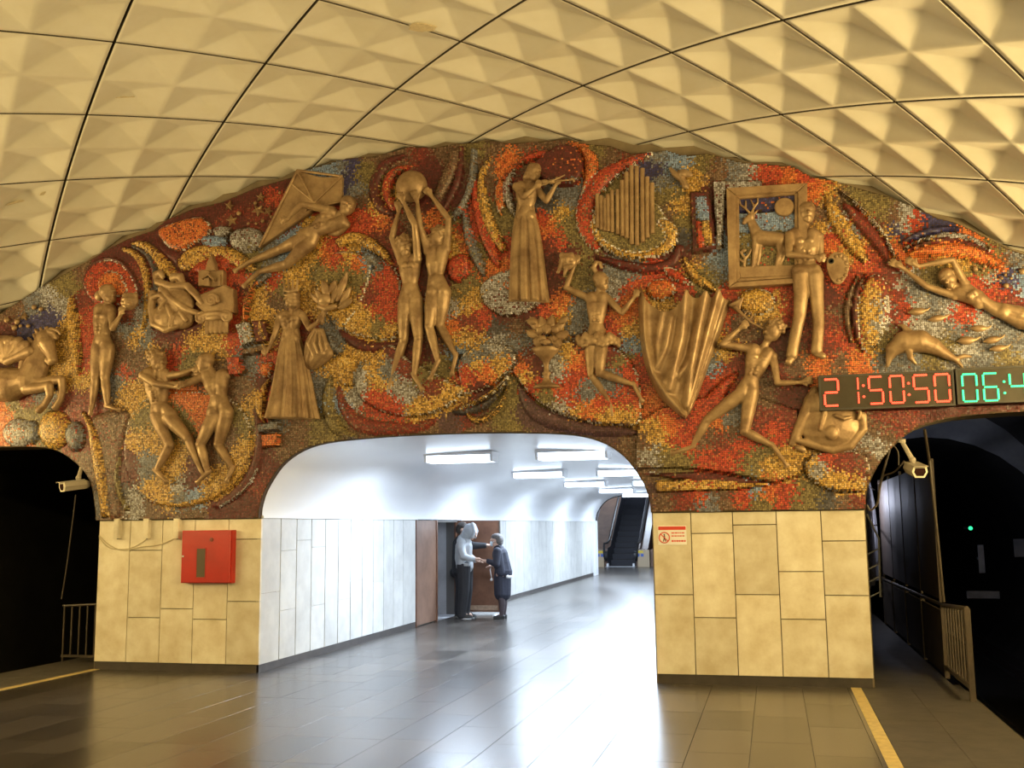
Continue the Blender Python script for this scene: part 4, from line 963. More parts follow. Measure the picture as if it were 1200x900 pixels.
def leafp(B, x0, y0, x1, y1, wd, d=3):
    L = math.hypot(x1-x0, y1-y0); an = math.degrees(math.atan2(y1-y0, x1-x0)); B.e(((x0+x1)/2, (y0+y1)/2, d), L/2, wd, wd*.7, an); B.c((x0, y0, d+wd*.5), .9, (x1, y1, d+wd*.55), .8)
for i, (x0, y0, x1, y1, wd) in enumerate(((384, 362, 371, 340, 4), (380, 358, 366, 345, 3.5), (386, 350, 380, 330, 5), (390, 356, 397, 336, 4), (396, 354, 406, 325, 4.5), (400, 358, 412, 338, 4), (398, 362, 414, 352, 4), (388, 344, 395, 330, 4), (402, 345, 408, 320, 3))):
    B = RB(.02); leafp(B, x0, y0, x1, y1, wd); blob(B, .008, 'leaf', M['gold'], t, 2)
B = RB(.03); B.e((382, 352, 3), 8, 7, 6); B.chain([(376, 360, 3, 4), (384, 363, 3.5, 5), (394, 360, 3, 4)]); B.chain([(384, 362, 3.2, 3), (379, 370, 3, 3), (378, 378, 3, 3)]); blob(B, .008, 'stem', M['gold'], t, 2); origin_to(t, 385, 362)

# ---- two women holding up a ball
figure('relief_figure', 'gilded relief woman with curly hair facing out, both arms stretched up to the ball',
    dict(h=(477, 290), sl=(472, 307), sr=(490, 305), w=(481, 333), hl=(475, 353), hr=(488, 353), al=[(471, 307), (461, 280), (469, 249), (468, 237)], ald=.2, ar=[(491, 305), (492, 269), (479, 242), (474, 231)], ard=.75,
         ll=[(475, 358), (473, 399), (459, 443), (457, 455)], lr=[(488, 358), (492, 397), (487, 441), (496, 456)], lrd=.2), 23, female=True, hair='curly', face=(.2, 0, 1))
figure('relief_figure', 'gilded relief woman seen from behind, reaching up to the ball',
    dict(h=(513, 280), sl=(503, 296), sr=(523, 294), w=(511, 323), hl=(508, 343), hr=(521, 343), al=[(502, 295), (496, 268), (493, 240), (488, 226)], ald=.5, ar=[(524, 293), (528, 259), (508, 232), (500, 223)], ard=.3,
         ll=[(508, 347), (505, 384), (515, 425), (507, 444)], lld=.25, lr=[(520, 347), (515, 381), (534, 417), (530, 437)], lrd=-.05), 23, back=True, hair='curly', face=(-.9, 0, .5))
a, k = RB().q((483, 219, 2)); o = MB().ball(a, (17.7*k, 13*k, 17.7*k), 32).build('relief_ball', M['gold'], None, True); tag(o, 'large smooth gilded ball held up by two relief women', 'ball')

# ---- violinist
t = relief('violinist_relief', 'gilded relief of a woman violinist in a long straight gown', 'sculpture', 'gilded relief figures on the mosaic')
J = dict(h=(627, 202), sl=(607, 219), sr=(630, 222), w=(616, 246), hl=(612, 254), hr=(621, 254), al=[(606, 220), (617, 235), (630, 224), (637, 217)], ald=.6, ar=[(631, 224), (642, 238), (653, 219), (657, 212)], ard=.35)
B = RB(); human(B, J, 22, female=True, face=(.7, .3, .8), tilt=25, hair='long'); blob(B, VOX, 'body', M['gold'], t, 4, .45)
loft('gown', [(616, 238, 10), (616, 250, 11), (617, 270, 15), (618, 300, 18), (619, 330, 20), (620, 354, 21.5)], M['gold'], t, 96, 10, .32, .01, 8); origin_to(t, 620, 354)
t = relief('violin_relief', 'gilded violin and bow held by the woman in the straight gown', 'violin')
B = RB(.09); B.e((638, 214.5, 2), 6, 3.6, 3, -4); B.e((647, 213.5, 2), 5, 2.8, 3, -4); blob(B, .008, 'body', M['gold'], t, 1)
B = RB(.10); B.c((650, 213, 2), 1.1, (668, 211.5, 2), 1.0); B.chain([(668, 211.5, 1.3, 2), (672, 210, 1.5, 2), (673, 213, 1.2, 2)]); B.build('neck', M['gold'], t, True)
B = RB(.12); B.c((626, 222, 2), .7, (662, 206, 2), .7); B.build('bow', M['gold'], t, True); origin_to(t, 645, 214)

# ---- pan pipes
t = relief('pan_pipes_relief', 'gilded pan pipes of many upright tubes inside the yellow mosaic ring', 'pipes')
pp = [(603, 250, 420), (622, 258, 430), (640, 272, 436), (657, 252, 438), (677, 232, 442), (704, 228, 452), (728, 182, 462), (750, 142, 472), (775, 108, 502), (801, 112, 506), (829, 122, 492), (853, 165, 470), (877, 195, 448)]
for i, (x, y0, y1) in enumerate(pp):
    px_ = 560+x/4.2875; q0 = 170+y0/4.2875; q1 = 170+y1/4.2875; B = RB(.02); r_ = 2.7 if x > 715 else 2.3
    a, k = B.q((px_-.3, q0, 3)); b_, k2 = B.q((px_+.2, q1, 3)); r_ *= k
    B.tube([a, b_], r_, 12, False); B.tube([b_, a], r_*.72, 12, False)
    d = (b_-a)/np.linalg.norm(b_-a)
    for e_, s_ in ((a, 1), (b_, -1)):
        n0 = len(B.v); ring = []
        for rr in (r_, r_*.72):
            for q in range(12):
                an = 2*math.pi*q/12; ring.append(e_+np.array((math.cos(an)*rr, math.sin(an)*rr, 0)))
        B.add(ring, [(q, (q+1) % 12, 12+(q+1) % 12, 12+q) for q in range(12)])
    for f in (.12, .5, .86): c_ = a+(b_-a)*f; B.tube([c_-d*.008, c_+d*.008], r_*1.12, 12)
    B.tube([b_-d*.02, b_-d*.01], r_*.75, 12); B.tube([a+d*.02, a+d*.01], r_*.75, 12)
    B.build('pipe', M['gold'], t, False)
B = RB(.0)
for (x0, y0, x1, y1) in ((603, 330, 677, 330), (720, 300, 877, 300)): B.c((560+x0/4.29, 170+y0/4.29, 2), 1.6, (560+x1/4.29, 170+y1/4.29, 2), 1.6)
B.build('binding', M['gold'], t, True); origin_to(t, 735, 250)

# ---- jester dancer with mask
t = relief('jester_dancer_relief', 'gilded relief dancer in a ruffled tutu kneeling in mid-air with arms spread', 'sculpture', 'gilded relief figures on the mosaic')
J = dict(h=(705, 330), sl=(690, 349), sr=(711, 349), w=(699, 380), hl=(694, 397), hr=(705, 397), al=[(689, 349), (664, 338), (674, 312), (679, 300)], ald=.2, ar=[(712, 350), (730, 368), (744, 350), (749, 341)], ard=.3,
         ll=[(693, 402), (693, 439), (716, 473), (718, 488)], lr=[(705, 402), (704, 438), (744, 452), (753, 470)], lrd=.3)
B = RB(); human(B, J, 22, female=False, face=(.9, 0, .6), hair='short')
B.chain([(700, 322, 3), (696, 314, 3, 2), (699, 308, 2.6, 2), (704, 309, 2.2, 2), (705, 314, 2, 2)]); blob(B, VOX, 'body', M['gold'], t, 4, .45)
B = RB(.01)
for k in range(11):
    a = k/10; x = 678+a*46; B.e((x, 398+3*math.sin(k*2.1), 2+6*math.sin(a*math.pi)), 4.2, 5.6, 4); B.e((x+1.5, 404+2*math.sin(k*1.3), 3+6*math.sin(a*math.pi)), 2.8, 3.4, 3)
blob(B, .009, 'tutu', M['gold'], t, 2); origin_to(t, 700, 400)
B = RB(.05); masksh(B, 666, 307, 10.5, -1); B.chain([(658, 312, 3, 4), (655, 320, 2, 4)]); B.chain([(664, 316, 3, 4), (662, 323, 1.6, 4)]); o = blob(B, VOX, 'relief_mask', M['gold'], None, 2); tag(o, 'gilded bearded mask raised by the dancer in the tutu', 'mask')

# ---- footed vase of leaves
t = relief('vase_relief', 'gilded footed vase beside the dancer in the tutu', 'vase')
c0, k = RB(.03).q((641, 455, 2))
pf = [(0, 0), (15.5, 0), (15.5, 2), (12, 4), (6, 6.5), (3.6, 10), (3.2, 14), (5, 16), (5, 17.5), (3, 19), (2.6, 25), (3.8, 30), (9, 36), (14, 41), (16.5, 46), (15, 47), (0, 46)]
MB().lathe(c0, [(max(r, .01)*k, h*k) for r, h in pf], 28, 'z', .62).build('bowl', M['gold'], t, True); origin_to(t, 641, 455)
t = relief('foliage_relief', 'gilded bunch of broad leaves standing in the footed vase', 'plant')
rs = random.Random(4)
lv = [(641, 400, 618, 388, 5), (640, 398, 622, 372, 5.5), (642, 398, 634, 372, 5.5), (643, 398, 648, 370, 5.5), (644, 398, 662, 376, 5), (645, 400, 667, 390, 5), (642, 404, 626, 400, 5.5), (644, 404, 660, 402, 5.5), (640, 392, 630, 386, 5), (645, 392, 655, 384, 5), (638, 405, 634, 394, 6), (647, 405, 650, 394, 6), (642, 396, 641, 380, 6), (632, 380, 618, 376, 4), (652, 382, 666, 372, 4), (640, 408, 641, 398, 6)]
for i, (x0, y0, x1, y1, wd) in enumerate(lv):
    B = RB(.03+.004*i); leafp(B, x0+(x1-x0)*.25, y0+(y1-y0)*.25, x1, y1, wd*1.05, 2+rs.random()*3); blob(B, .009, 'leaf', M['gold'], t, 1)
origin_to(t, 641, 404)

# ---- great drapery
Lq = spline([(750, 334), (748, 352), (750, 395), (757, 432), (772, 464), (790, 482), (802, 490)], 8, False); Rq = spline([(856, 352), (850, 372), (842, 396), (832, 424), (822, 452), (812, 478), (804, 490)], 8, False)
tops = spline([(750, 334), (756, 350), (764, 358), (776, 365), (790, 362), (800, 350), (804, 339), (810, 347), (819, 349), (827, 340), (834, 349), (842, 338), (848, 349), (856, 352)], 6, False)
RIDGE = [([(753, 338), (754, 395), (764, 436), (782, 464), (801, 486)], .085, 5), ([(803, 342), (799, 392), (790, 430), (784, 456)], .10, 6), ([(786, 372), (780, 405), (768, 432)], .06, 5), ([(827, 342), (817, 392), (810, 430), (806, 476)], .10, 6), ([(842, 341), (830, 386), (818, 432), (807, 474)], .09, 5), ([(853, 356), (839, 400), (822, 446), (808, 482)], .07, 4), ([(811, 420), (795, 440), (778, 448)], .07, 5), ([(776, 366), (770, 400), (772, 424)], .05, 4)]
def pick(L_, t_):
    f = t_*(len(L_)-1); i_ = min(int(f), len(L_)-2); return np.array(L_[i_])*(1-f+i_)+np.array(L_[i_+1])*(f-i_)
nr_, nc = 64, 90; V = []; F = []
for i in range(nr_+1):
    t_ = i/nr_; a = pick(Lq, t_); b_ = pick(Rq, t_)
    for j in range(nc+1):
        s_ = j/nc; p = np.array(a)*(1-s_)+np.array(b_)*s_
        tpp = pick(tops, s_); off = tpp-(np.array(Lq[0])*(1-s_)+np.array(Rq[0])*s_); p = p+off*max(0, 1-t_*1.6)**1.5
        fold = 0.0
        for (rp, am, wd) in RIDGE:
            dm = min(math.hypot(p[0]-(a2[0]+(b2[0]-a2[0])*f), p[1]-(a2[1]+(b2[1]-a2[1])*f)) for a2, b2 in zip(rp[:-1], rp[1:]) for f in [max(0, min(1, ((p[0]-a2[0])*(b2[0]-a2[0])+(p[1]-a2[1])*(b2[1]-a2[1]))/((b2[0]-a2[0])**2+(b2[1]-a2[1])**2)))])
            fold = max(fold, am*math.exp(-(dm/wd)**2))
        edge = .05*min(1, min(s_, 1-s_)/.06); dd = .12+edge+fold*min(1, min(s_, 1-s_)/.08)+.05*math.sin(math.pi*s_)
        V.append(W(p[0], p[1], dd))
nv = len(V); V += [np.array((v[0], -.08, v[2])) for v in V]
idx = lambda i, j: i*(nc+1)+j
for i in range(nr_):
    for j in range(nc):
        F.append((idx(i, j), idx(i, j+1), idx(i+1, j+1), idx(i+1, j))); F.append((nv+idx(i, j), nv+idx(i+1, j), nv+idx(i+1, j+1), nv+idx(i, j+1)))
for i in range(nr_):
    for j in (0, nc): F.append((idx(i, j), idx(i+1, j), nv+idx(i+1, j), nv+idx(i, j)))
for j in range(nc): F.append((idx(0, j), idx(0, j+1), nv+idx(0, j+1), nv+idx(0, j))); F.append((idx(nr_, j), idx(nr_, j+1), nv+idx(nr_, j+1), nv+idx(nr_, j)))
o = MB().add(V, F).build('drapery_relief', M['gold'], None, True); tag(o, 'large gilded hanging drapery relief with deep folds and a pointed end', 'cloth')

# ---- trumpeter
figure('relief_figure', 'gilded relief trumpeter running with head thrown back and one arm bent to the horn',
    dict(h=(906, 389), sl=(878, 409), sr=(905, 416), w=(881, 442), hl=(871, 457), hr=(881, 459), al=[(877, 409), (847, 405), (868, 386), (877, 379)], ald=.4, ar=[(906, 418), (911, 450), (938, 449), (953, 446)], ard=.3,
         ll=[(870, 461), (829, 492), (811, 524), (789, 531)], lr=[(880, 463), (873, 506), (906, 523), (921, 545)], lrd=.3), 25, face=(-.9, -.35, .5), tilt=10, hair='curly')
t = relief('horn_relief', 'gilded curled horn blown by the running trumpeter', 'horn')
B = RB(.06); B.chain([(893, 385, 1.2, 2), (880, 378, 1.3, 3), (870, 369, 1.8, 3), (862, 361, 3, 3)]); blob(B, .007, 'tube', M['gold'], t, 1)
B = RB(.06); B.chain([(877+4.5*math.cos(q*.55), 370+4.5*math.sin(q*.55), 1.1, 3) for q in range(12)]); blob(B, .007, 'coil', M['gold'], t, 1)
B = RB(.06); B.polyp([(853, 357), (862, 352), (872, 347), (869, 355), (866, 366), (862, 364)], .14, .21, .012); B.build('bell', M['gold'], t); origin_to(t, 872, 372)
# ---- hanging mask-cloth in the trumpeter's hand
B = RB(); B.e((972, 498, 0), 36, 31, 13, 8); B.e((960, 478, 0), 20, 24, 11); B.chain([(955, 458, 6, 2), (944, 486, 8, 2), (932, 512, 6, 2), (928, 520, 4, 2)]); B.chain([(1010, 488, 6, 2), (1012, 503, 5, 2), (996, 522, 6, 2), (976, 528, 5, 2), (952, 521, 5, 2), (934, 516, 4, 3)])
B.chain([(958, 464, 2.5, 10), (966, 482, 2.5, 14), (960, 504, 2, 13)]); B.chain([(978, 488, 2, 14), (988, 492, 2.4, 14), (996, 490, 2, 12)]); B.e((974, 508, 12), 8, 9, 4); B.chain([(1000, 478, 2, 8), (1008, 484, 2.2, 9), (1005, 492, 2, 9)])
o = blob(B, VOX, 'sack_relief', M['gold'], None, 7); tag(o, 'rounded gilded sagging cloth held by the trumpeter under the red clock', 'cloth')
B = RB(.02); B.e((938, 526, 2), 7, 4, 4, 25); o = blob(B, VOX, 'pouch_relief', M['gold'], None, 2); tag(o, 'tiny gilded pouch tip hanging under the sagging cloth', 'pouch')

# ---- painter with palette
t = relief('painter_relief', 'gilded relief of a bare-chested painter in trousers standing by the frame', 'sculpture', 'gilded relief figures on the mosaic')
J = dict(h=(945.5, 250), sl=(926, 275), sr=(958, 275), w=(945, 308), hl=(938, 324), hr=(955, 324), al=[(925, 277), (924, 303), (955, 306), (967, 308)], ald=.75, ar=[(960, 277), (962, 298), (968, 306)], ard=0)
B = RB(); human(B, J, 26, face=(.15, 0, 1), hair='short'); blob(B, VOX, 'body', M['gold'], t, 4, .45)
B = RB(.02); B.chain([(936, 318, 9, 2), (954, 318, 9, 2)]); B.chain([(938, 324, 10.5, 2), (939, 345, 9, 3), (937, 371, 7.5, 3), (931, 398, 7, 2), (928, 416, 7.2, 2)]); B.chain([(955, 324, 10.5, 2), (957, 350, 8.5, 2), (959, 378, 7.2, 2), (958, 400, 7, 2), (957, 411, 7.2, 2)]); blob(B, VOX, 'trousers', M['gold'], t, 3)
for pts in ([(928, 419, 5, 2), (924, 425, 4.5, 5)], [(957, 414, 5, 2), (964, 418, 4.2, 5)]): B = RB(.02); B.chain(pts); blob(B, VOX, 'shoe', M['gold'], t, 2)
origin_to(t, 945, 425)
t = relief('palette_relief', 'oval gilded palette held out by the painter', 'palette')
pts = [(982+13*math.cos(a)-1.5*math.sin(2*a), 314+19*math.sin(a)) for a in np.linspace(0, 2*math.pi, 30, endpoint=False)]
B = RB(); B.polyp(pts, .17, .205, .006); B.build('board', M['gold'], t)
for k in range(8):
    a = -1.9+k*.5; B = RB(); c_ = W(983+9.5*math.cos(a), 314+14.5*math.sin(a), .207); B.ball(c_, (.022, .012, .02), 10); B.build('paint_dab', M['gold'], t, True)
B = RB(); c_ = W(974, 306, .203); B.lathe(c_, [(.028, 0), (.03, -.006), (.018, -.007), (.016, -.002)], 14, 'y'); B.build('thumb_hole', M['dark'], t); origin_to(t, 982, 314)
# ---- picture frame with deer
t = relief('picture_frame_relief', 'square gilded picture frame relief around the deer', 'picture frame')
O = [(851, 220), (946, 214), (946, 331), (854, 337)]; I = [(866, 233), (931, 228), (931, 322), (867, 326)]; I2 = [(862, 229), (935, 224), (935, 325), (863, 330)]
for k in range(4):
    k2 = (k+1) % 4; B = RB(); B.polyp([O[k], O[k2], I2[k2], I2[k]], .06, .20, .012); B.polyp([I2[k], I2[k2], I[k2], I[k]], .06, .17, .008); B.build('frame_bar', M['gold'], t)
origin_to(t, 899, 336)
B = RB(); B.polyp([(866, 312), (931, 310), (931, 323), (867, 326)], .06, .165, .01); o = B.build('ground_relief', M['gold']); tag(o, 'gilded strip of ground under the deer inside the picture frame', 'sculpture')
B = RB(); B.chain([(890, 279, 10), (902, 280, 9.5), (914, 281, 9)]); B.chain([(888, 277, 8), (883, 266, 6), (879, 257, 5)]); B.chain([(880, 255, 4.8, 2), (874, 259, 3.4, 3), (872, 262, 2.6, 3)]); B.c((883, 252, 2), 1.8, (888, 247, 2), 1)
for pts in ([(886, 285, 5, 2), (884, 297, 3, 2), (883, 309, 2.2, 2), (882, 313, 2.4, 2)], [(890, 286, 5), (890, 298, 3), (888, 309, 2.2), (887, 313, 2.4)], [(914, 285, 6, 2), (914, 296, 3.2, 2), (911, 306, 2.4, 2), (910, 312, 2.6, 2)], [(918, 284, 6), (919, 297, 3), (915, 308, 2.4), (914, 312, 2.4)]): B.chain(pts)
for pts in ([(879, 251, 1.6, 2), (874, 245, 1.4, 2), (868, 241, 1.3, 2), (866, 234, 1.1, 2)], [(874, 245, 1.3, 2), (874, 236, 1.1, 2)], [(881, 250, 1.6, 2), (884, 243, 1.4, 2), (888, 238, 1.2, 2), (888, 231, 1, 2)], [(884, 243, 1.2, 2), (880, 235, 1, 2)]): B.chain(pts)
o = blob(B, .008, 'deer_relief', M['gold'], None, 2); tag(o, 'gilded antlered deer relief standing inside the picture frame', 'sculpture')
a, k = RB(.02).q((919, 243, 0)); o = MB().lathe(a, [(11.3*k, .03), (11.5*k, -.02), (10.4*k, -.035), (.5*k, -.04)], 28, 'y').build('moon_relief', M['gold'], None, False); tag(o, 'flat round gilded moon inside the picture frame', 'sculpture')
B = RB(.02); B.chain([(872, 312, 2, 2), (873, 303, 1.6, 2), (868, 296, 1.4, 2)]); B.chain([(873, 304, 1.5, 2), (878, 298, 1.3, 2), (880, 293, 1.2, 2)]); B.e((872, 294, 2), 3, 2.2, 2); B.c((872, 308, 2), 1.4, (866, 304, 2), 1.2); o = blob(B, .007, 'bush_relief', M['gold'], None, 1); tag(o, 'tiny gilded branching bush in the corner of the picture frame', 'sculpture')

# ---- swimmer, dolphin, fish, bubbles, bird, stars
figure('relief_figure', 'gilded relief swimmer stretched out with both arms forward above the dolphin',
    dict(h=(1110, 327), sl=(1120, 346), sr=(1133, 336), w=(1166, 362), hl=(1192, 366), hr=(1196, 378), al=[(1118, 347), (1085, 337), (1058, 316), (1041, 307)], ald=.25, ar=[(1130, 333), (1114, 307), (1074, 315), (1060, 306)], ard=.5,
         ll=[(1196, 368), (1246, 372), (1296, 392), (1312, 398)], lr=[(1194, 376), (1238, 396), (1285, 414), (1302, 420)], lrd=.2), 25, female=True, hair='short', face=(-.6, .3, .8), tilt=-40)
B = RB(); B.chain([(1040, 429, 2.2), (1042, 420, 4.5), (1047, 409, 9.5), (1060, 401, 14), (1078, 400, 14.5), (1094, 406, 10.5), (1108, 415, 6.5), (1119, 421, 4)]); B.chain([(1119, 421, 3.4), (1130, 417, 3), (1138, 418, 1.6)]); B.chain([(1119, 421, 3.4), (1126, 428, 2.6), (1128, 431, 1.4)])
B.chain([(1066, 390, 5), (1058, 382, 3), (1053, 381, 1.6)]); B.chain([(1064, 410, 4, 5), (1066, 420, 4, 7), (1072, 427, 2, 6)]); B.e((1049, 408, 9), 1.3, 1.3, 1.5)
o = blob(B, VOX, 'dolphin_relief', M['gold'], None, 7); tag(o, 'gilded leaping dolphin relief just above the red clock', 'sculpture')
def fishp(x, y, L, h, an, lab):
    B = RB(); ca, sa = math.cos(math.radians(an)), math.sin(math.radians(an)); P_ = lambda a, b_: (x+a*ca-b_*sa, y+a*sa+b_*ca)
    B.e((*P_(-.08*L, 0), 0), L*.36, h, h*.8, an); B.chain([(*P_(.1*L, 0), h*.6), (*P_(.36*L, -h*.25), h*.35), (*P_(.5*L, -h*.8), 1)]); B.chain([(*P_(-.3*L, 0), h*.5), (*P_(-.48*L, h*.1), 1)])
    o = blob(B, .008, 'fish_relief', M['gold'], None, 2); tag(o, lab, 'sculpture', 'gilded fish near the dolphin')
for a in ((1077, 365, 27, 5, -4, 'gilded slim fish relief straight above the dolphin back, upper one of two'), (1100, 373, 27, 4.4, -8, 'gilded slim fish relief above the dolphin tail, lower one of two'), (1149, 385, 25, 4.6, 2, 'gilded slim fish relief just under the swimmer, topmost of four'),
          (1135, 399, 28, 5.4, -2, 'plump gilded fish relief behind the dolphin tail, foremost of four'), (1165, 398, 27, 4.6, -10, 'gilded fish relief with upturned tail, rear one of four'), (1172, 408, 26, 4.4, -6, 'gilded fish relief lowest of four above the green clock')): fishp(*a)
def balls(lst, lab, grp):
    for (x, y, r) in lst:
        a, k = RB(-.03).q((x, y, 0)); o = MB().ball(a, (r*k, r*k*.9, r*k), 14).build('bubble_relief', M['gold'], None, True); tag(o, lab, 'bubble', grp)
balls([(1142.6, 315, 3.6), (1152, 317, 2.2), (1154, 312, 2.2), (1178, 322, 2), (1174, 326, 2), (1185, 326, 2), (1179, 335, 3.6), (1161, 336, 2), (1198, 318, 4.2)], 'small round gilded bubble beside the swimmer', 'bubbles by the swimmer')
balls([(8, 375, 3), (20, 377, 2.8), (33, 382, 2.2), (17, 384, 3), (40, 360, 2.6), (48, 362, 2.4), (24, 382, 1.8)], 'small round gilded bubble above the winged horse', 'bubbles above the winged horse')
balls([(299, 238, 2), (280, 250, 2.6), (308, 259, 2.2), (328, 226, 1.6), (291, 262, 1.6), (318, 254, 1.6), (300, 262, 1.5)], 'tiny gilded pearl among the stars behind the kite', 'pearls behind the kite')
def star(x, y, r, rot, lab):
    pts = []
    for k in range(10):
        a = math.radians(rot+36*k-90); rr = r if k % 2 == 0 else r*.42; pts.append((x+rr*math.cos(a), y+rr*math.sin(a)))
    B = RB(); P = clean([(W(a, b_, .1)[0], W(a, b_, .1)[2]) for a, b_ in pts]); c_ = W(x, y, .1)
    B.add([(p[0], -.075, p[1]) for p in P]+[(p[0], -.095, p[1]) for p in P]+[(c_[0], -.14, c_[2])], [(k, (k+1) % 10, 10+(k+1) % 10, 10+k) for k in range(10)]+[(10+k, 10+(k+1) % 10, 20) for k in range(10)])
    o = B.build('star_relief', M['gold']); tag(o, lab, 'star', 'gilded stars')
for a in ((305, 231, 6, 5, 'gilded five-point star topmost behind the kite'), (302, 246, 8, 40, 'largest gilded star, beside the kite edge'), (268, 241, 6, 10, 'gilded star over the grey mosaic clouds, upper of two'), (271, 258, 7, -10, 'gilded star touching the grey mosaic clouds'), (314, 247, 6, 20, 'gilded star tucked under the kite edge'), (28, 371, 5, 12, 'single small gilded star above the winged horse')): star(*a)
B = RB(); B.chain([(786, 198, 2.2), (791, 204, 4), (798, 209, 4.5), (805, 218, 3)]); B.e((804, 204, 3), 9, 4.5, 3, 25); B.chain([(798, 208, 3, 2), (803, 219, 3.4, 3), (806, 221, 2, 3)]); B.e((800, 205, 4), 5, 3, 3, 40)
o = blob(B, .008, 'bird_relief', M['gold'], None, 2); tag(o, 'small gilded bird relief beside the pan pipes', 'sculpture')

# ================================================================== CLOCKS
face_m = mat('clock_glass', (.07, .06, .045), .14, var=.2, spec=.6)
case_m = mat('clock_case', (.05, .045, .04), .5, var=.3)
SEG = {'0': 'abcdef', '1': 'bc', '2': 'abged', '4': 'fgbc', '5': 'afgcd', '6': 'afgedc'}
def digit(B, ch, x0, x1, z0, z1, y):
    th = (x1-x0)*.17; zm = (z0+z1)/2; g = th*.28
    def h(zc): B.add_led(x0+th*.7, x1-th*.7, zc, zc, y, th)
    def v(xc, a, b_): B.add_led(xc, xc, a+g, b_-g, y, th)
    for s_ in SEG[ch]:
        if s_ == 'a': h(z1-th/2)
        if s_ == 'g': h(zm)
        if s_ == 'd': h(z0+th/2)
        if s_ == 'b': v(x1-th/2, zm+th*.4, z1-th*.6)
        if s_ == 'c': v(x1-th/2, z0+th*.6, zm-th*.4)
        if s_ == 'f': v(x0+th/2, zm+th*.4, z1-th*.6)
        if s_ == 'e': v(x0+th/2, z0+th*.6, zm-th*.4)
class LED(MB):
    def add_led(s, x0, x1, z0, z1, y, th):
        n = 6
        if x0 != x1: s.box(((x0+x1)/2, y, z0), (x1-x0, .006, th*.62))
        else: s.box((x0, y, (z0+z1)/2), (th*.62, .006, abs(z1-z0)))
        for k in range(n):
            t = (k+.5)/n; s.ball((x0+(x1-x0)*t, y-.003, z0+(z1-z0)*t), (th*.42, .006, th*.42), 6)
D_ = .34
def clock(x0p, x1p, ytl, ytr, ybl, ybr, digits, colm, lab):
    x0 = W(x0p, (ytl+ybl)/2, D_)[0]; x1 = W(x1p, (ytr+ybr)/2, D_)[0]
    zt = (W(x0p, ytl, D_)[2]+W(min(x1p, 1200), ytr, D_)[2])/2; zb = (W(x0p, ybl, D_)[2]+W(min(x1p, 1200), ybr, D_)[2])/2
    t = empty('digital_clock', ((x0+x1)/2, -D_+.06, zb)); tag(t, lab, 'clock')
    cx = (x0+x1)/2; fr = .018
    MB().bx(x0-cx, x1-cx, -.05, .07, 0, zt-zb).build('case', case_m, t)
    MB().bx(x0-cx+fr, x1-cx-fr, -.056, -.049, fr, zt-zb-fr).build('face', face_m, t)
    q = MB(); q.bx(x0-cx, x1-cx, -.065, -.05, 0, fr); q.bx(x0-cx, x1-cx, -.065, -.05, zt-zb-fr, zt-zb); q.bx(x0-cx, x0-cx+fr, -.065, -.05, fr, zt-zb-fr); q.bx(x1-cx-fr, x1-cx, -.065, -.05, fr, zt-zb-fr); q.build('bezel', case_m, t)
    for s_ in (.2, .8):
        xx = (x0-cx)+(x1-x0)*s_; MB().bx(xx-.02, xx+.02, .07, .24, (zt-zb)*.45, (zt-zb)*.55).build('bracket', M['steel'], t)
    for ch, a, b_, yt, yb in digits:
        B = LED(); xa = W(a, (yt+yb)/2, D_)[0]-cx; xb = W(b_, (yt+yb)/2, D_)[0]-cx; z1 = W((a+b_)/2, yt, D_)[2]-zb; z0 = W((a+b_)/2, yb, D_)[2]-zb
        if ch == ':':
            for f in (.3, .68): B.ball(((xa+xb)/2, -.06, z0+(z1-z0)*f), (.013, .008, .013), 8)
            B.build('colon', colm, t)
        else: digit(B, ch, xa, xb, z0, z1, -.060); B.build('digit', colm, t)
redm = emit('red_led', (1.0, .07, .035), 2.6); grm = emit('green_led', (.03, .62, .26), 2.4)
clock(960, 1118.5, 440, 433.5, 481, 475.5, [('2', 964.5, 984, 443, 477), ('1', 992, 1007, 441, 475), (':', 1010, 1014, 441, 475), ('5', 1017, 1036, 440, 474.5), ('0', 1041.5, 1060.5, 439, 473.5), (':', 1063, 1067, 438, 473), ('5', 1069.5, 1089.5, 438, 473), ('0', 1094, 1114.5, 437, 472)], redm, 'long dark digital clock with red digits reading 21:50:50')
clock(1121, 1262, 433, 427, 475, 470, [('0', 1126.5, 1146.5, 437, 472), ('6', 1151, 1171, 436, 471), (':', 1175, 1179, 436, 471), ('4', 1182, 1203, 435, 470)], grm, 'digital interval clock with green digits beginning 06:4 beside the red clock')

# ================================================================== FIRE CABINET, SENSOR BOXES, SIGN
red = mat('red_enamel', (.47, .018, .012), .3, c2=(.38, .016, .01), scale=4)
D2 = .154; x0 = W(212, 650, D2)[0]; x1 = W(270.5, 650, D2)[0]; z1 = W(240, 621.5, D2)[2]; z0 = W(240, 683.5, D2)[2]; cx = (x0+x1)/2
t = empty('fire_hose_cabinet', (cx, -.085, z0)); tag(t, 'red metal fire hose cabinet with a slim window on the left marble pier', 'cabinet')
h = z1-z0; wd = x1-x0
MB().bx(-wd/2, wd/2, -.05, .048, 0, h).build('body', red, t)
dr = MB(); dr.cbox(-wd/2+.008, wd/2-.008, -.069, -.05, .008, h-.008, .004); dr = dr.build('door', red, t)
wx = [W(p, 660, D2)[0]-cx for p in (230.5, 240.5)]; wz = [W(235, p, D2)[2]-z0 for p in (676.5, 643)]
MB().bx(wx[0], wx[1], -.0715, -.069, wz[0], wz[1]).build('window', mat('dusty_pane', (.12, .10, .07), .2), dr)
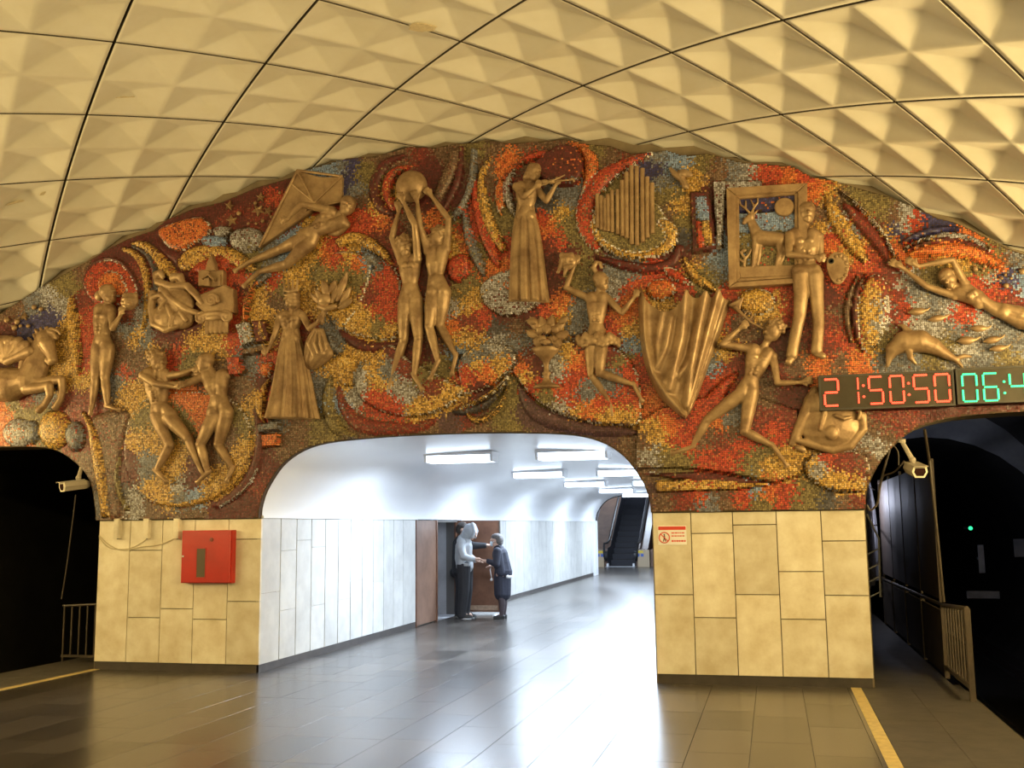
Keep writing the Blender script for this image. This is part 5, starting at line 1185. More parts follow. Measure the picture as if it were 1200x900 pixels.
q = MB(); e_ = .008; q.bx(wx[0]-e_, wx[1]+e_, -.074, -.069, wz[0]-e_, wz[0]); q.bx(wx[0]-e_, wx[1]+e_, -.074, -.069, wz[1], wz[1]+e_); q.bx(wx[0]-e_, wx[0], -.074, -.069, wz[0], wz[1]); q.bx(wx[1], wx[1]+e_, -.074, -.069, wz[0], wz[1]); q.build('window_frame', red, dr)
lx = W(248, 632.5, D2)[0]-cx; lz = W(248, 632.5, D2)[2]-z0; MB().lathe((lx, -.069, lz), [(.024, 0), (.024, -.008), (.012, -.01), (.011, -.004)], 16, 'y').build('lock', mat('lock_metal', (.25, .06, .04), .4), dr)
MB().lathe((W(214.5, 652, D2)[0]-cx, -.069, W(214.5, 652, D2)[2]-z0), [(.012, 0), (.012, -.006), (.004, -.008)], 10, 'y').build('seal', M['white'], dr)
cab = mat('pale_cable', (.55, .48, .33), .6)
for i, (px, lab) in enumerate(((137, 'small cream strip box on the left pier, farthest from the red cabinet'), (171.5, 'small cream strip box on the left pier, middle one of three'), (207, 'small cream strip box on the left pier, just beside the red cabinet'))):
    c_ = W(px, 619, .08); t = empty('strip_box', (c_[0], -.06, c_[2])); tag(t, lab, 'box', 'strip boxes on the left pier')
    MB().cbox(-.035, .035, -.04, .025, -.125, .115, .004).build('cover', M['marble'], t); MB().bx(-.022, .022, -.044, -.04, -.1, .09).build('lid', M['marble'], t); MB().lathe((0, 0, -.132), [(.01, 0), (.01, .01)], 8).build('cable_gland', M['steel'], t)
pts = [(116, 628), (130, 640), (146, 645), (165, 641), (188, 638), (210, 628)]
o = MB().tube([W(a, b_, .045) for a, b_ in spline(pts, 5, False)], .006, 6).build('sagging_cable', cab); tag(o, 'thin pale cable sagging below the cream strip boxes', 'cable')
o = MB().tube([W(a, b_, .043) for a, b_ in spline([(116, 630), (128, 642), (150, 643), (166, 636), (172, 631)], 5, False)], .005, 6).build('sagging_cable', cab); tag(o, 'second thin cable sagging from the pier edge to the middle strip box', 'cable')

sx = [W(p, 627, .04)[0] for p in (771, 804.5)]; sz = [W(788, p, .04)[2] for p in (638.5, 616)]
t = empty('safety_sign', ((sx[0]+sx[1])/2, -.036, sz[0])); tag(t, 'small white prohibition sign with a red stripe and crossed circle on the right pier', 'sign')
sw = (sx[1]-sx[0])/2; sh = sz[1]-sz[0]; Wm = mat('sign_white', (.88, .88, .90), .4, var=.05); Rm = mat('sign_red', (.62, .06, .04), .4); Km = mat('sign_black', (.03, .03, .03), .5)
MB().bx(-sw, sw, -.006, .0, 0, sh).build('plate', Wm, t); MB().bx(-sw+.006, sw-.006, -.008, -.006, sh-.045, sh-.008).build('red_stripe', Rm, t)
cc = (-sw*.55, -.006, sh*.38); ring = []
for k in range(25): a = 2*math.pi*k/24; ring.append((cc[0]+.055*math.cos(a), -.008, cc[2]+.055*math.sin(a)))
MB().tube(ring, .006, 6, False).build('prohibition_ring', Rm, t); MB().tube([(cc[0]-.04, -.009, cc[2]+.04), (cc[0]+.04, -.009, cc[2]-.04)], .005, 6).build('prohibition_bar', Rm, t)
q = MB(); q.ball((cc[0], -.007, cc[2]+.028), (.009, .003, .009), 10); q.box((cc[0], -.007, cc[2]), (.016, .003, .034)); q.box((cc[0]-.009, -.007, cc[2]-.028), (.008, .003, .03), Matrix.Rotation(.35, 3, 'Y')); q.box((cc[0]+.009, -.007, cc[2]-.028), (.008, .003, .03), Matrix.Rotation(-.35, 3, 'Y')); q.build('walking_man_symbol', Km, t)
q = MB(); rs = random.Random(2)
for row, (zz, hh, mm) in enumerate(((sh*.62, .012, 0), (sh*.46, .012, 0), (sh*.2, .018, 1))):
    x = -sw*.05
    while x < sw*.86:
        l_ = min(rs.uniform(.012, .03), sw*.93-x); q.box((x+l_/2, -.0065, zz), (l_, .002, hh)); x += l_+.006
sp_ = q.build('small_print', Rm, t); sp_['kind'] = 'stuff'

# ================================================================== SECURITY CAMERAS
cw_ = mat('camera_housing', (.40, .35, .28), .4, var=.15)
def cctv(loc, yaw, pitch, arm_to, lab):
    t = empty('security_camera', loc, (pitch, 0, yaw)); tag(t, lab, 'camera')
    q = MB(); prof = [(-.06, .055), (.06, .055), (.075, .0), (.045, -.055), (-.045, -.055), (-.075, .0)]
    V = [(x*k, y, z*k) for (y, k) in ((-.16, 1.0), (.12, .95), (.17, .6)) for x, z in prof]
    F = [(r*6+i, r*6+(i+1) % 6, (r+1)*6+(i+1) % 6, (r+1)*6+i) for r in range(2) for i in range(6)]+[tuple(range(6)), tuple(12+i for i in range(6))]
    q.add(V, F); q.build('housing', cw_, t)
    q = MB(); ins = [(x*.78, z*.72) for x, z in prof]; V = [(x*1.04, -.165, z*1.04) for x, z in prof]+[(x, -.165, z) for x, z in ins]+[(x*1.04, -.15, z*1.04) for x, z in prof]
    q.add(V, [(i, (i+1) % 6, 6+(i+1) % 6, 6+i) for i in range(6)]+[(i, (i+1) % 6, 12+(i+1) % 6, 12+i) for i in range(6)]); q.build('bezel', mat('bezel_white', (.8, .74, .6), .4), t)
    MB().prism(ins, -.163, -.158).build('lens_window', mat('lens_glass', (.03, .012, .01), .08), t)
    MB().bx(-.07, .07, -.20, .10, .057, .066).build('sunshield', cw_, t)
    inv = Euler((pitch, 0, yaw)).to_matrix().inverted(); e_ = inv @ (Vector(arm_to)-Vector(loc)); j = Vector((0, .05, .09))
    MB().tube([(0, .05, .06), tuple(j), tuple(e_)], [.026, .026, .022], 10).build('arm', cw_, t); MB().ball(tuple(j), .034, 12).build('joint', cw_, t); MB().lathe(tuple(e_), [(.045, -.02), (.045, .015)], 14).build('mount', cw_, t)
    return t
pR = W(1073, 552, .22); cctv((pR[0], pR[1]+.1, pR[2]+.02), math.radians(12), math.radians(12), tuple(W(1056, 516, .04)), 'cream security camera hanging in the mouth of the right tunnel under the clocks')
pL = W(88, 569, .15); cctv((pL[0], pL[1], pL[2]), math.radians(-30), math.radians(8), tuple(W(97, 543, .02)), 'cream security camera hanging in the mouth of the left tunnel')
cb = mat('dark_cable', (.06, .045, .035), .6)
def cable(pts, r, lab, m_=cb, d=-.1):
    o = MB().tube([W(a, b_, d) for a, b_ in spline(pts, 5, False)], r, 6).build('hanging_cable', m_); tag(o, lab, 'cable'); return o
cable([(1043, 526), (1036, 550), (1031, 572), (1028, 590), (1020, 598), (1016, 592)], .012, 'dark looped cable at the rim of the right tunnel')
cable([(1060, 540), (1048, 553), (1034, 559), (1030, 575)], .010, 'dark cable curving from the right security camera to the tunnel rim')
cable([(1044, 519), (1052, 529), (1053, 545)], .008, 'short dark cable above the right security camera', cb, -.25)
cable([(89, 580), (84, 620), (78, 665), (72, 702)], .008, 'thin cable running down from the left security camera to the slim railing', cb, -.2)

# ================================================================== TRACK TUNNELS
dk = mat('tunnel_lining', (.035, .032, .03), .85, c2=(.018, .017, .016), scale=1.5, bump=.3, bscale=6)  # near-black lining puts the unlit tunnel's darkness into its colour
conc = mat('grey_concrete', (.34, .35, .37), .8, c2=(.22, .23, .25), scale=2.0, bump=.2, bscale=12)
def tunnel(xa, xb, nm):
    q = MB(); cx = (xa+xb)/2; hw = (xb-xa)/2; prof = [(xa, -1.3), (xa, 1.7)]+[(cx-hw*math.cos(a), 1.7+2.1*math.sin(a)) for a in np.linspace(.1, math.pi-.1, 16)]+[(xb, 1.7), (xb, -1.3)]
    n = len(prof); V = [(x, y, z) for y in (.42, 10.0) for x, z in prof]; V += [(cx+(x-cx)*1.1, y, z*1.08 if z > 0 else z) for y in (.42, 10.0) for x, z in prof]
    F = []
    for o_ in (0, 2*n):
        F += [(o_+i, o_+i+1, o_+n+i+1, o_+n+i) for i in range(n-1)]
    F += [(i, i+1, 2*n+i+1, 2*n+i) for i in range(n-1)]
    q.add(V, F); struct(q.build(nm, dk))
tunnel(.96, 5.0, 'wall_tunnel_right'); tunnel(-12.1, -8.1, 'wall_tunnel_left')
def portal(cx, cz, r, nm, x0, x1):
    q = MB(); N_ = 32; inn = [(cx+r*math.cos(a), cz+r*math.sin(a)) for a in np.linspace(0, 2*math.pi, N_, endpoint=False)]; out = [(cx+6*math.cos(a), cz+6*math.sin(a)) for a in np.linspace(0, 2*math.pi, N_, endpoint=False)]
    out = [(min(max(x, x0), x1), min(max(z, -1.6), 4.2)) for x, z in out]
    V = [(x, 9.6, z) for x, z in inn]+[(x, 9.6, z) for x, z in out]+[(x, 40, z) for x, z in inn]
    F = [(i, (i+1) % N_, N_+(i+1) % N_, N_+i) for i in range(N_)]; 
    for i_, f in enumerate(F): q.cm = 0 if (V[f[0]][2] > 1.3) else 1; q.add([V[k] for k in f], [(0, 1, 2, 3)])  # lower faces coloured dark, painting the shade at the portal's foot
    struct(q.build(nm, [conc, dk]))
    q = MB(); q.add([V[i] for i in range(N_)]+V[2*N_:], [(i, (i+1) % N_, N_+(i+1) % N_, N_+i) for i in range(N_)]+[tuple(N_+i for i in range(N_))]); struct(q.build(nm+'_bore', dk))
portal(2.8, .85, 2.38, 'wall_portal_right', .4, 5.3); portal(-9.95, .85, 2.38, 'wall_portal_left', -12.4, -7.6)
for k, yy in enumerate((.9, 1.6)):
    pass
for xx in (2.75, 4.2, -10.85, -9.4):
    q = MB(); q.bx(xx-.035, xx+.035, -20, 39, -1.0, -.86); q.bx(xx-.07, xx+.07, -20, 39, -1.15, -1.0); o = q.build('track_rail', mat('rail_steel', (.12, .10, .09), .35, metal=.6))
    tag(o, {2.75: 'steel running rail of the right track, nearer the platform', 4.2: 'steel running rail of the right track, nearer the track wall', -10.85: 'steel running rail of the left track, nearer the track wall', -9.4: 'steel running rail of the left track, nearer the platform'}[xx], 'rail')
# green signal lamp far inside the right tunnel
p_ = CAMP+ray(1137, 619)*((9.0-CAMP[1])/ray(1137, 619)[1])
t = empty('signal_lamp', tuple(p_)); tag(t, 'small glowing green signal lamp deep in the right tunnel', 'signal')
MB().lathe((0, 0, 0), [(.036, .06), (.04, .0), (.042, -.03)], 16, 'y').build('hood', M['dark'], t); MB().ball((0, -.03, 0), (.036, .025, .036), 12).build('lens', emit('signal_green', (.03, .75, .28), 2.0), t)
MB().bx(-.02, .02, .06, .60, -.02, .02).build('bracket', M['dark'], t)
for (px, py, w_, h_, lab) in ((1150, 655, .10, .5, 'narrow grey plate on the wall of the right tunnel'), (1152, 697, .55, .13, 'wide low grey plate near the track of the right tunnel'), (1197, 642, .25, .32, 'tilted grey board in the right tunnel')):
    p_ = CAMP+ray(px, py)*((9.3-CAMP[1])/ray(px, py)[1]); o = MB().box(tuple(p_), (w_, .03, h_)); o.box((p_[0], p_[1]+.15, p_[2]), (.05, .30, .05)); o = o.build('tunnel_plate', mat('faded_plate', (.20, .20, .21), .6, var=.3)); tag(o, lab, 'plate')
# work lamp behind the right pier lights the cable wall
t = empty('tunnel_lamp', (1.06, 6.5, 2.0)); tag(t, 'cool strip lamp on the tunnel wall hidden behind the right pier', 'lamp')
MB().bx(-.03, .03, -.5, .5, -.05, .05).build('housing', M['white'], t); MB().bx(.03, .05, -.46, .46, -.03, .03).build('tube', emit('cool_tube', cool, 4), t)
l = area('tunnel_light', (.07, 0, 0), (0, math.radians(-90), 0), .06, .9, 45, (.75, .8, 1.0)); l.parent = t
# ribbed cable wall and white struts
rb = mat('grey_cable_sheath', (.42, .42, .46), .6, c2=(.25, .25, .28), scale=9)
t = empty('cable_rack', (1.42, 6.0, 0)); tag(t, 'rack of upright pale cables on the right tunnel wall', 'cables')
for k in range(14):
    f = k/13; x = 1.36+.42*f-1.5; y = 4.4+3.2*f-6.0
    MB().tube([(x, y, .72+.02*math.sin(k)), (x+.01*math.sin(k*2), y, 1.5), (x-.02*f, y, 2.28-.02*k), (x-.10, y, 2.55)], .022, 7).build('cable', rb, t)
for zz in (1.0, 1.6, 2.2): MB().tube([(-.17, -1.7, zz), (.31, 1.7, zz)], .012, 6).build('clamp_bar', M['steel'], t)
t = empty('bracket_ladder', (1.22, 2.2, 0)); tag(t, 'white metal ladder-like bracket behind the right pier', 'bracket')
wm = mat('pale_strut', (.55, .56, .60), .5)
MB().tube([(.0, 0, .75), (.02, 0, 1.45), (-.10, 0, 1.75)], .013, 6).build('upright', wm, t)
for zz in (.82, 1.0, 1.15, 1.33): MB().tube([(.015, 0, zz), (-.14, 0, zz-.08)], .010, 6).build('rung', wm, t)

# ================================================================== RAILINGS
rl = mat('brown_painted_steel', (.075, .056, .04), .5, c2=(.045, .034, .025), scale=6)
t = empty('tunnel_railing', (1.72, 3.0, 0)); tag(t, 'dark brown railing with a solid sheet panel and barred end along the right tunnel walkway', 'railing')
MB().bx(-.012, .012, -2.2, 4.0, .03, .70).build('sheet_panel', rl, t)
MB().tube([(0, 4.0, .72), (0, -2.2, .76), (0, -3.68, .84)], .022, 8).build('handrail', rl, t)
MB().bx(-.02, .02, -3.68, -2.2, .10, .14).build('bottom_rail', rl, t)
for yy in (-3.68, -2.2, -.6, 1.0, 2.6, 4.0): MB().bx(-.025, .025, yy-.025, yy+.025, 0, .84 if yy < -3 else .76).build('post', rl, t)
for k in range(8): yy = -3.52+k*.165; MB().bx(-.008, .008, yy-.012, yy+.012, .12, .83-.05*k/8).build('bar', rl, t)
t = empty('railing_screen', (1.72, 3.8, .785)); tag(t, 'tall dark brown screen standing on the right tunnel railing', 'screen')
scm = mat('dark_brown_screen', (.055, .036, .024), .6, c2=(.035, .023, .016), scale=4)
for k in range(4): MB().bx(-.008, .008, -2.9+k*1.5+.02, -1.4+k*1.5-.02, .03, 1.5).build('screen_panel', scm, t)
for k in range(5): MB().bx(-.015, .015, -2.92+k*1.5, -2.88+k*1.5, .0, 1.55).build('screen_post', scm, t)
o = MB().tube([(1.72, .70, .80), (1.70, .70, 1.5), (1.66, .64, 2.3), (1.60, .40, 2.62)], .016, 8).build('conduit_pipe', rl); tag(o, 'thin upright brown conduit rising from the right railing to the security camera', 'pipe')
t = empty('tunnel_railing', (-8.5, .55, 0)); tag(t, 'slim dark barred railing in the mouth of the left tunnel', 'railing')
MB().tube([(-.42, 0, .70), (.42, 0, .74)], .016, 8).build('handrail', rl, t); MB().bx(-.42, .42, -.012, .012, .06, .09).build('bottom_rail', rl, t)
for k in range(8): xx = -.40+k*.114; MB().bx(xx-.009, xx+.009, -.009, .009, 0 if k in (0, 7) else .07, .72).build('bar', rl, t)

# ================================================================== ESCALATOR HALL
lil = mat('pale_lilac_paint', (.62, .60, .64), .5, c2=(.5, .48, .5), scale=1.2)
TAN = math.tan(math.radians(30))
q = MB(); q.bx(-7.6, -7.35, 24.0, 31, -.02, 3.6); q.add([(-7.35, 31, -.02), (-7.35, 55, 24*TAN-.02), (-7.35, 55, 24*TAN+4), (-7.35, 31, 3.6), (-7.6, 31, -.02), (-7.6, 55, 24*TAN-.02), (-7.6, 55, 24*TAN+4), (-7.6, 31, 3.6)], [(0, 1, 2, 3), (4, 7, 6, 5), (0, 3, 7, 4), (1, 5, 6, 2), (2, 6, 7, 3), (0, 4, 5, 1)])
struct(q.build('wall_escalator_left', lil)); struct(MB().bx(.4, .6, 24, 55, -.02, 18).build('wall_escalator_right', lil))
q = MB(); q.add([(-7.6, 24, 3.5), (.6, 24, 3.5), (.6, 31, 3.5), (-7.6, 31, 3.5), (.6, 55, 24*TAN+3.6), (-7.6, 55, 24*TAN+3.6)], [(0, 1, 2, 3), (3, 2, 4, 5)]); q.add([(-7.6, 24, 3.7), (.6, 24, 3.7), (.6, 31, 3.7), (-7.6, 31, 3.7), (.6, 55, 24*TAN+3.8), (-7.6, 55, 24*TAN+3.8)], [(0, 3, 2, 1), (3, 5, 4, 2)])
struct(q.build('ceiling_escalator', mat('dim_vault', (.20, .20, .24), .7)))
struct(MB().bx(-7.6, .6, 55, 55.2, 10, 19).build('wall_escalator_far', M['dark']))
struct(MB().bx(-7.6, CXM-2.3, 23.85, 24.05, -.02, 3.7).bx(CXM+2.3, .6, 23.85, 24.05, -.02, 3.7).bx(CXM-2.4, CXM+2.4, 23.85, 24.05, 2.9, 3.7).build('wall_passage_end', M['white']))
t = empty('escalator', (-5.95, 31, 0)); tag(t, 'escalator with dark steps and brown balustrades rising at the end of the passage', 'escalator')
stm = mat('dark_step_metal', (.045, .045, .055), .45, metal=.4); brn = mat('brown_balustrade', (.30, .18, .12), .35, c2=(.22, .13, .09), scale=3); blk = mat('black_rubber', (.02, .02, .022), .4); nb = mat('newel_plate', (.55, .42, .27), .4)
for k in range(34):
    q = MB(); y = -.2+k*.4; z = max(0.0, (k-1)*.4*TAN); q.bx(-.55, .55, y, y+.41, z-.22, z); q.bx(-.55, .55, y-.004, y+.01, z-.01, z+.004); q.build('step', stm, t)
MB().bx(-.6, .6, -.75, -.15, -.005, .02).build('comb_plate', mat('comb_metal', (.4, .4, .42), .4, metal=.5), t)
for s_, nmx in ((-1, 'left'), (1, 'right')):
    xi = s_*.58; xo = -1.40 if s_ < 0 else .98; a, b_ = min(xi, xo), max(xi, xo)
    def slope(x0, x1, zlo, zhi, y0=0.0):
        V = []
        for x in (x0, x1):
            V += [(x, -.25, zlo), (x, -.25, zhi*.92), (x, .55, zhi), (x, .55, zlo), (x, 13, 12.6*TAN+zhi), (x, 13, 12.6*TAN+zlo)]
        return V, [(0, 1, 2, 3), (3, 2, 4, 5), (6, 9, 8, 7), (9, 11, 10, 8), (0, 6, 7, 1), (1, 7, 8, 2), (2, 8, 10, 4), (0, 3, 9, 6), (3, 5, 11, 9), (4, 10, 11, 5)]
    q = MB(); q.add(*slope(a, b_, -.3, .70)); q.build('balustrade', brn, t)
    q = MB(); q.add(*slope(xi-s_*.02-.008, xi-s_*.02+.008, -.2, .80)); q.build('skirt_panel', stm, t)
    hr_ = [(s_*.66, -.30, .30)]+[(s_*.66, -.42-.12*math.sin(u_), .62-.30*math.cos(u_)) for u_ in np.linspace(.3, math.pi-.2, 7)]+[(s_*.66, .45, .95), (s_*.66, .9, 1.05), (s_*.66, 13, 12.5*TAN+.95)]
    MB().tube(hr_, .045, 8).build('handrail', blk, t)
    q = MB(); q.bx(-1.06 if s_ < 0 else .68, -.68 if s_ < 0 else 1.14, -.52, -.25, .0, .66); nw = q.build('newel', nb, t)
    xc = s_*.80
    MB().bx(xc-.16, xc+.10, -.528, -.52, .55, .63).build('yellow_sticker', mat('sticker_yellow', (.8, .6, .05), .4), nw)
    for dx in (-.10, .06): MB().bx(xc+dx-.055, xc+dx+.055, -.528, -.52, .40, .51).build('blue_sticker', mat('sticker_blue', (.08, .16, .5), .4), nw)
    MB().lathe((xi-s_*.0, -.40, .42), [(.20, -.05), (.20, .05)], 20, 'x').build('newel_drum', blk, t)
    MB().bx(s_*.52-.04, s_*.52+.04, -.62, -.50, 0, .14).build('guard_foot', M['white'], t)
MB().box((-.60, 1.2, .95), (.03, .16, .26)).build('notice_plate', M['white'], t)
# balustrade of the neighbouring flight, beyond it the tunnel wall
MB().bx(-1.40, -.98, -.1, .3, 0, .1).build('side_plinth', brn, t)
def copy_tree(o, parent=None):
    c = o.copy(); COL.objects.link(c); c.parent = parent
    for ch in o.children: copy_tree(ch, c)
    return c
for dx, lab in ((2.56, 'second escalator, standing next to the one behind the navy-jacketed person'), (5.12, 'third escalator, against the far wall of the escalator hall')):
    c = copy_tree(t); c.location.x += dx; c['label'] = lab
for (yy, zz, lab) in ((27.0, 3.44, 'added ceiling lamp over the floor in front of the escalator'), (35.5, 4.5*TAN+3.40, 'added ceiling lamp high over the escalator steps')):
    t = empty('ceiling_light', (-5.7, yy, zz)); tag(t, lab, 'lamp'); MB().bx(-.6, .6, -.15, .15, -.03, .04).build('housing', M['white'], t); MB().bx(-.55, .55, -.1, .1, -.07, -.03).build('diffuser', tubem, t)  # unseen lamps added to brighten the escalator hall
    l = area('escalator_fill_light', (0, 0, -.09), (0, 0, 0), 1.0, .2, 150, cool); l.parent = t

# ================================================================== PEOPLE
skin = mat('skin', (.52, .33, .25), .5, var=.12, scale=12)
hood_m = mat('grey_hoodie', (.36, .38, .40), .85, c2=(.29, .31, .33), scale=9, bump=.2, bscale=60)
black = mat('black_cloth', (.018, .018, .022), .8, var=.3, bump=.15, bscale=60); navy = mat('navy_cloth', (.022, .024, .042), .75, var=.3, bump=.15, bscale=60)
shoe_m = mat('black_shoe', (.015, .015, .016), .4); tights = mat('dark_tights', (.05, .035, .04), .6); hairg = mat('grey_hair', (.16, .15, .145), .7, c2=(.08, .07, .07), scale=40); shirt = mat('white_shirt', (.75, .76, .78), .7); maskm = mat('pale_face_mask', (.5, .62, .72), .7); hairb = mat('dark_hair', (.03, .022, .018), .6)
class PB3(MB):
    def ch(s, pts):
        for a, b_ in zip(pts[:-1], pts[1:]): s.cap(a[:3], a[3], b_[:3], b_[3], 12)
        return s
def hand3(B, w_, d, side, r=.011, curl=.5):
    """palm, four unequal fingers bent at the knuckle and a thumb from the side; d = pointing direction"""
    w_ = np.array(w_, float); d = np.array(d, float); d /= np.linalg.norm(d); up = np.array((0, 0, 1.0)); sd = np.cross(d, up); sd /= np.linalg.norm(sd); dn = np.cross(sd, d)*-1
    B.cap(w_, .026, w_+d*.06, .030, 10); B.cap(w_+sd*.015, .022, w_+sd*.02+d*.07, .020, 10); B.cap(w_-sd*.015, .022, w_-sd*.02+d*.07, .020, 10)
    for k in range(4):
        b0 = w_+d*.08+sd*(k-1.5)*.019; ln = (.062, .072, .068, .054)[k]; m_ = b0+(d*.9+dn*curl*.4)*ln*.55; e_ = m_+(d*(1-curl*.6)+dn*curl)*ln*.5
        B.cap(b0, r, m_, r*.95, 8); B.cap(m_, r*.95, e_, r*.8, 8)
    th = w_+d*.025+sd*side*.03; B.cap(th, r*1.2, th+d*.035+sd*side*.018, r*1.05, 8); B.cap(th+d*.035+sd*side*.018, r*1.05, th+d*.06+sd*side*.010+dn*.01, r*.9, 8)
def head3(B, c, f, r=.1):
    """head with face; f = facing direction"""
    c = np.array(c, float); f = np.array(f, float); f /= np.linalg.norm(f); sd = np.cross(f, (0, 0, 1.0)); sd /= np.linalg.norm(sd); up = np.cross(sd, f)
    B.ball(c+up*.02-f*.01, (r*.95, r*.95, r*1.1), 16); B.ball(c+f*.03-up*.055, (r*.66, r*.66, r*.6), 14); B.ball(c+f*.07-up*.095, .024, 10)
    B.cap(c+f*.085+up*.012, .010, c+f*.115-up*.022, .015, 8); B.cap(c+f*.088-up*.058+sd*.02, .010, c+f*.088-up*.058-sd*.02, .010, 8); B.cap(c+f*.08+up*.035+sd*.04, .013, c+f*.08+up*.035-sd*.04, .013, 8)
    for s_ in (-1, 1):
        B.ball(c+f*.078+up*.012+sd*s_*.034, .012, 8); B.ball(c+sd*s_*.094-up*.01, (.014, .014, .03), 8)
PV = .009
def place(t, x, y): t.location = (x, y, 0)
# --- local frame of each person: x along the passage wall towards the right of the view, y away, z up
# hooded man
t = empty('person'); tag(t, 'person in a light grey hoodie with the hood up, reaching out one hand', 'person')
B = PB3(); B.ch([(0, 0, .92, .13), (-.02, 0, 1.12, .13), (-.01, 0, 1.30, .13), (.05, 0, 1.42, .06), (.09, 0, 1.50, .055)]); head3(B, (.13, 0, 1.55), (.85, 0, -.5), .098)
B.ch([(-.02, -.17, 1.36, .06), (.05, -.21, 1.13, .05), (.24, -.16, 1.07, .038)]); hand3(B, (.25, -.155, 1.07), (1, .12, .0), -1)
B.ch([(-.02, .15, 1.36, .06), (.02, .18, 1.12, .05), (.16, .15, 1.03, .038)]); hand3(B, (.17, .145, 1.03), (1, -.1, -.1), 1)
for s_ in (-1, 1): B.ch([(0, s_*.09, .92, .10), (.01, s_*.10, .50, .065), (-.03, s_*.10, .10, .045), (.10, s_*.11, .035, .035)])
blob(B, PV, 'body', skin, t, 3)
B = PB3(); B.ch([(-.005, 0, .95, .165), (-.03, 0, 1.10, .165), (-.02, 0, 1.28, .165), (.0, 0, 1.36, .13)]); B.ch([(-.02, -.12, 1.0, .09), (-.03, -.13, 1.3, .095)]); B.ch([(-.02, .12, 1.0, .09), (-.03, .13, 1.3, .095)])
B.ch([(-.03, -.15, 1.37, .085), (-.01, -.20, 1.26, .075), (.04, -.23, 1.12, .066), (.14, -.20, 1.08, .058), (.22, -.165, 1.07, .045)]); B.ch([(-.03, .14, 1.37, .085), (.02, .18, 1.12, .066), (.15, .15, 1.04, .05)]); B.ch([(-.07, -.06, 1.40, .07), (-.05, 0, 1.43, .09), (-.07, .06, 1.40, .07)])
B.box((.09, -.17, .97), (.10, .10, .05)); blob(B, PV, 'hoodie', hood_m, t, 3)
B = PB3(); B.ball((.095, 0, 1.57), (.125, .125, .145), 18); B.ch([(.0, 0, 1.44, .10), (.06, 0, 1.53, .118)]); B.ch([(.17, -.085, 1.46, .028), (.205, -.08, 1.57, .03), (.17, -.05, 1.67, .035), (.15, 0, 1.70, .035), (.17, .05, 1.67, .035), (.205, .08, 1.57, .03), (.17, .085, 1.46, .028)])
blob(B, PV, 'hood', hood_m, t, 2)
B = PB3()
B.ch([(0, -.08, .95, .125), (0, .08, .95, .125)])
for s_ in (-1, 1): B.ch([(0, s_*.085, .93, .135), (.01, s_*.10, .52, .105), (-.03, s_*.105, .12, .088), (-.025, s_*.105, .07, .09)])
blob(B, PV, 'trousers', black, t, 3)
for s_ in (-1, 1):
    B = PB3(); B.ch([(-.06, s_*.11, .05, .048), (.04, s_*.115, .045, .048), (.14, s_*.12, .035, .036)]); B.box((.035, s_*.115, .012), (.27, .09, .02)); sh_ = blob(B, .007, 'shoe', shoe_m, t, 2)
    MB().box((.06, s_*.115, .01), (.2, .096, .012)).build('sole_edge', shirt, sh_)
place(t, -5.50, 7.2)
# dark-clothed person behind
t = empty('person'); tag(t, 'person in black standing behind the hooded person with one arm stretched forward', 'person')
B = PB3(); B.ch([(0, 0, .92, .13), (-.01, 0, 1.15, .13), (0, 0, 1.34, .13), (.02, 0, 1.46, .06), (.03, 0, 1.53, .055)]); head3(B, (.05, 0, 1.61), (1, -.2, -.15), .1)
B.ch([(0, -.18, 1.38, .06), (.28, -.20, 1.30, .05), (.54, -.16, 1.30, .036)]); hand3(B, (.55, -.16, 1.30), (1, -.05, .02), -1, curl=.3)
B.ch([(0, .16, 1.38, .06), (-.05, .19, 1.12, .05), (.05, .17, .92, .038)]); hand3(B, (.05, .17, .91), (.3, 0, -1), 1)
for s_ in (-1, 1): B.ch([(0, s_*.09, .92, .10), (.01, s_*.10, .50, .065), (-.03, s_*.10, .10, .045), (.10, s_*.11, .035, .035)])
blob(B, PV, 'body', skin, t, 3)
B = PB3(); B.ch([(-.02, 0, .84, .17), (-.02, 0, 1.10, .165), (-.01, 0, 1.32, .165), (.01, 0, 1.42, .10)]); B.ch([(-.03, -.13, .82, .11), (-.02, -.13, 1.32, .10)]); B.ch([(-.05, .13, .82, .11), (-.02, .13, 1.32, .10)])
B.ch([(0, -.17, 1.39, .09), (.28, -.20, 1.30, .075), (.50, -.165, 1.30, .055)]); B.ch([(0, .15, 1.39, .09), (-.05, .19, 1.12, .075), (.04, .17, .95, .055)]); B.ch([(-.12, -.05, .80, .10), (-.14, .05, .80, .10)]); blob(B, PV, 'jacket', black, t, 3)
B = PB3()
for s_ in (-1, 1): B.ch([(0, s_*.085, .92, .13), (.01, s_*.10, .52, .10), (-.03, s_*.105, .10, .085)])
blob(B, PV, 'trousers', black, t, 3)
B = PB3(); B.ball((.02, 0, 1.66), (.115, .108, .085), 14); B.ball((-.04, 0, 1.61), (.075, .095, .10), 14); blob(B, PV, 'hair', hairb, t, 2)
for s_ in (-1, 1):
    B = PB3(); B.ch([(-.06, s_*.11, .05, .048), (.04, s_*.115, .045, .048), (.14, s_*.12, .035, .036)]); B.box((.035, s_*.115, .012), (.27, .09, .02)); blob(B, .007, 'shoe', shoe_m, t, 2)
place(t, -5.74, 7.78)
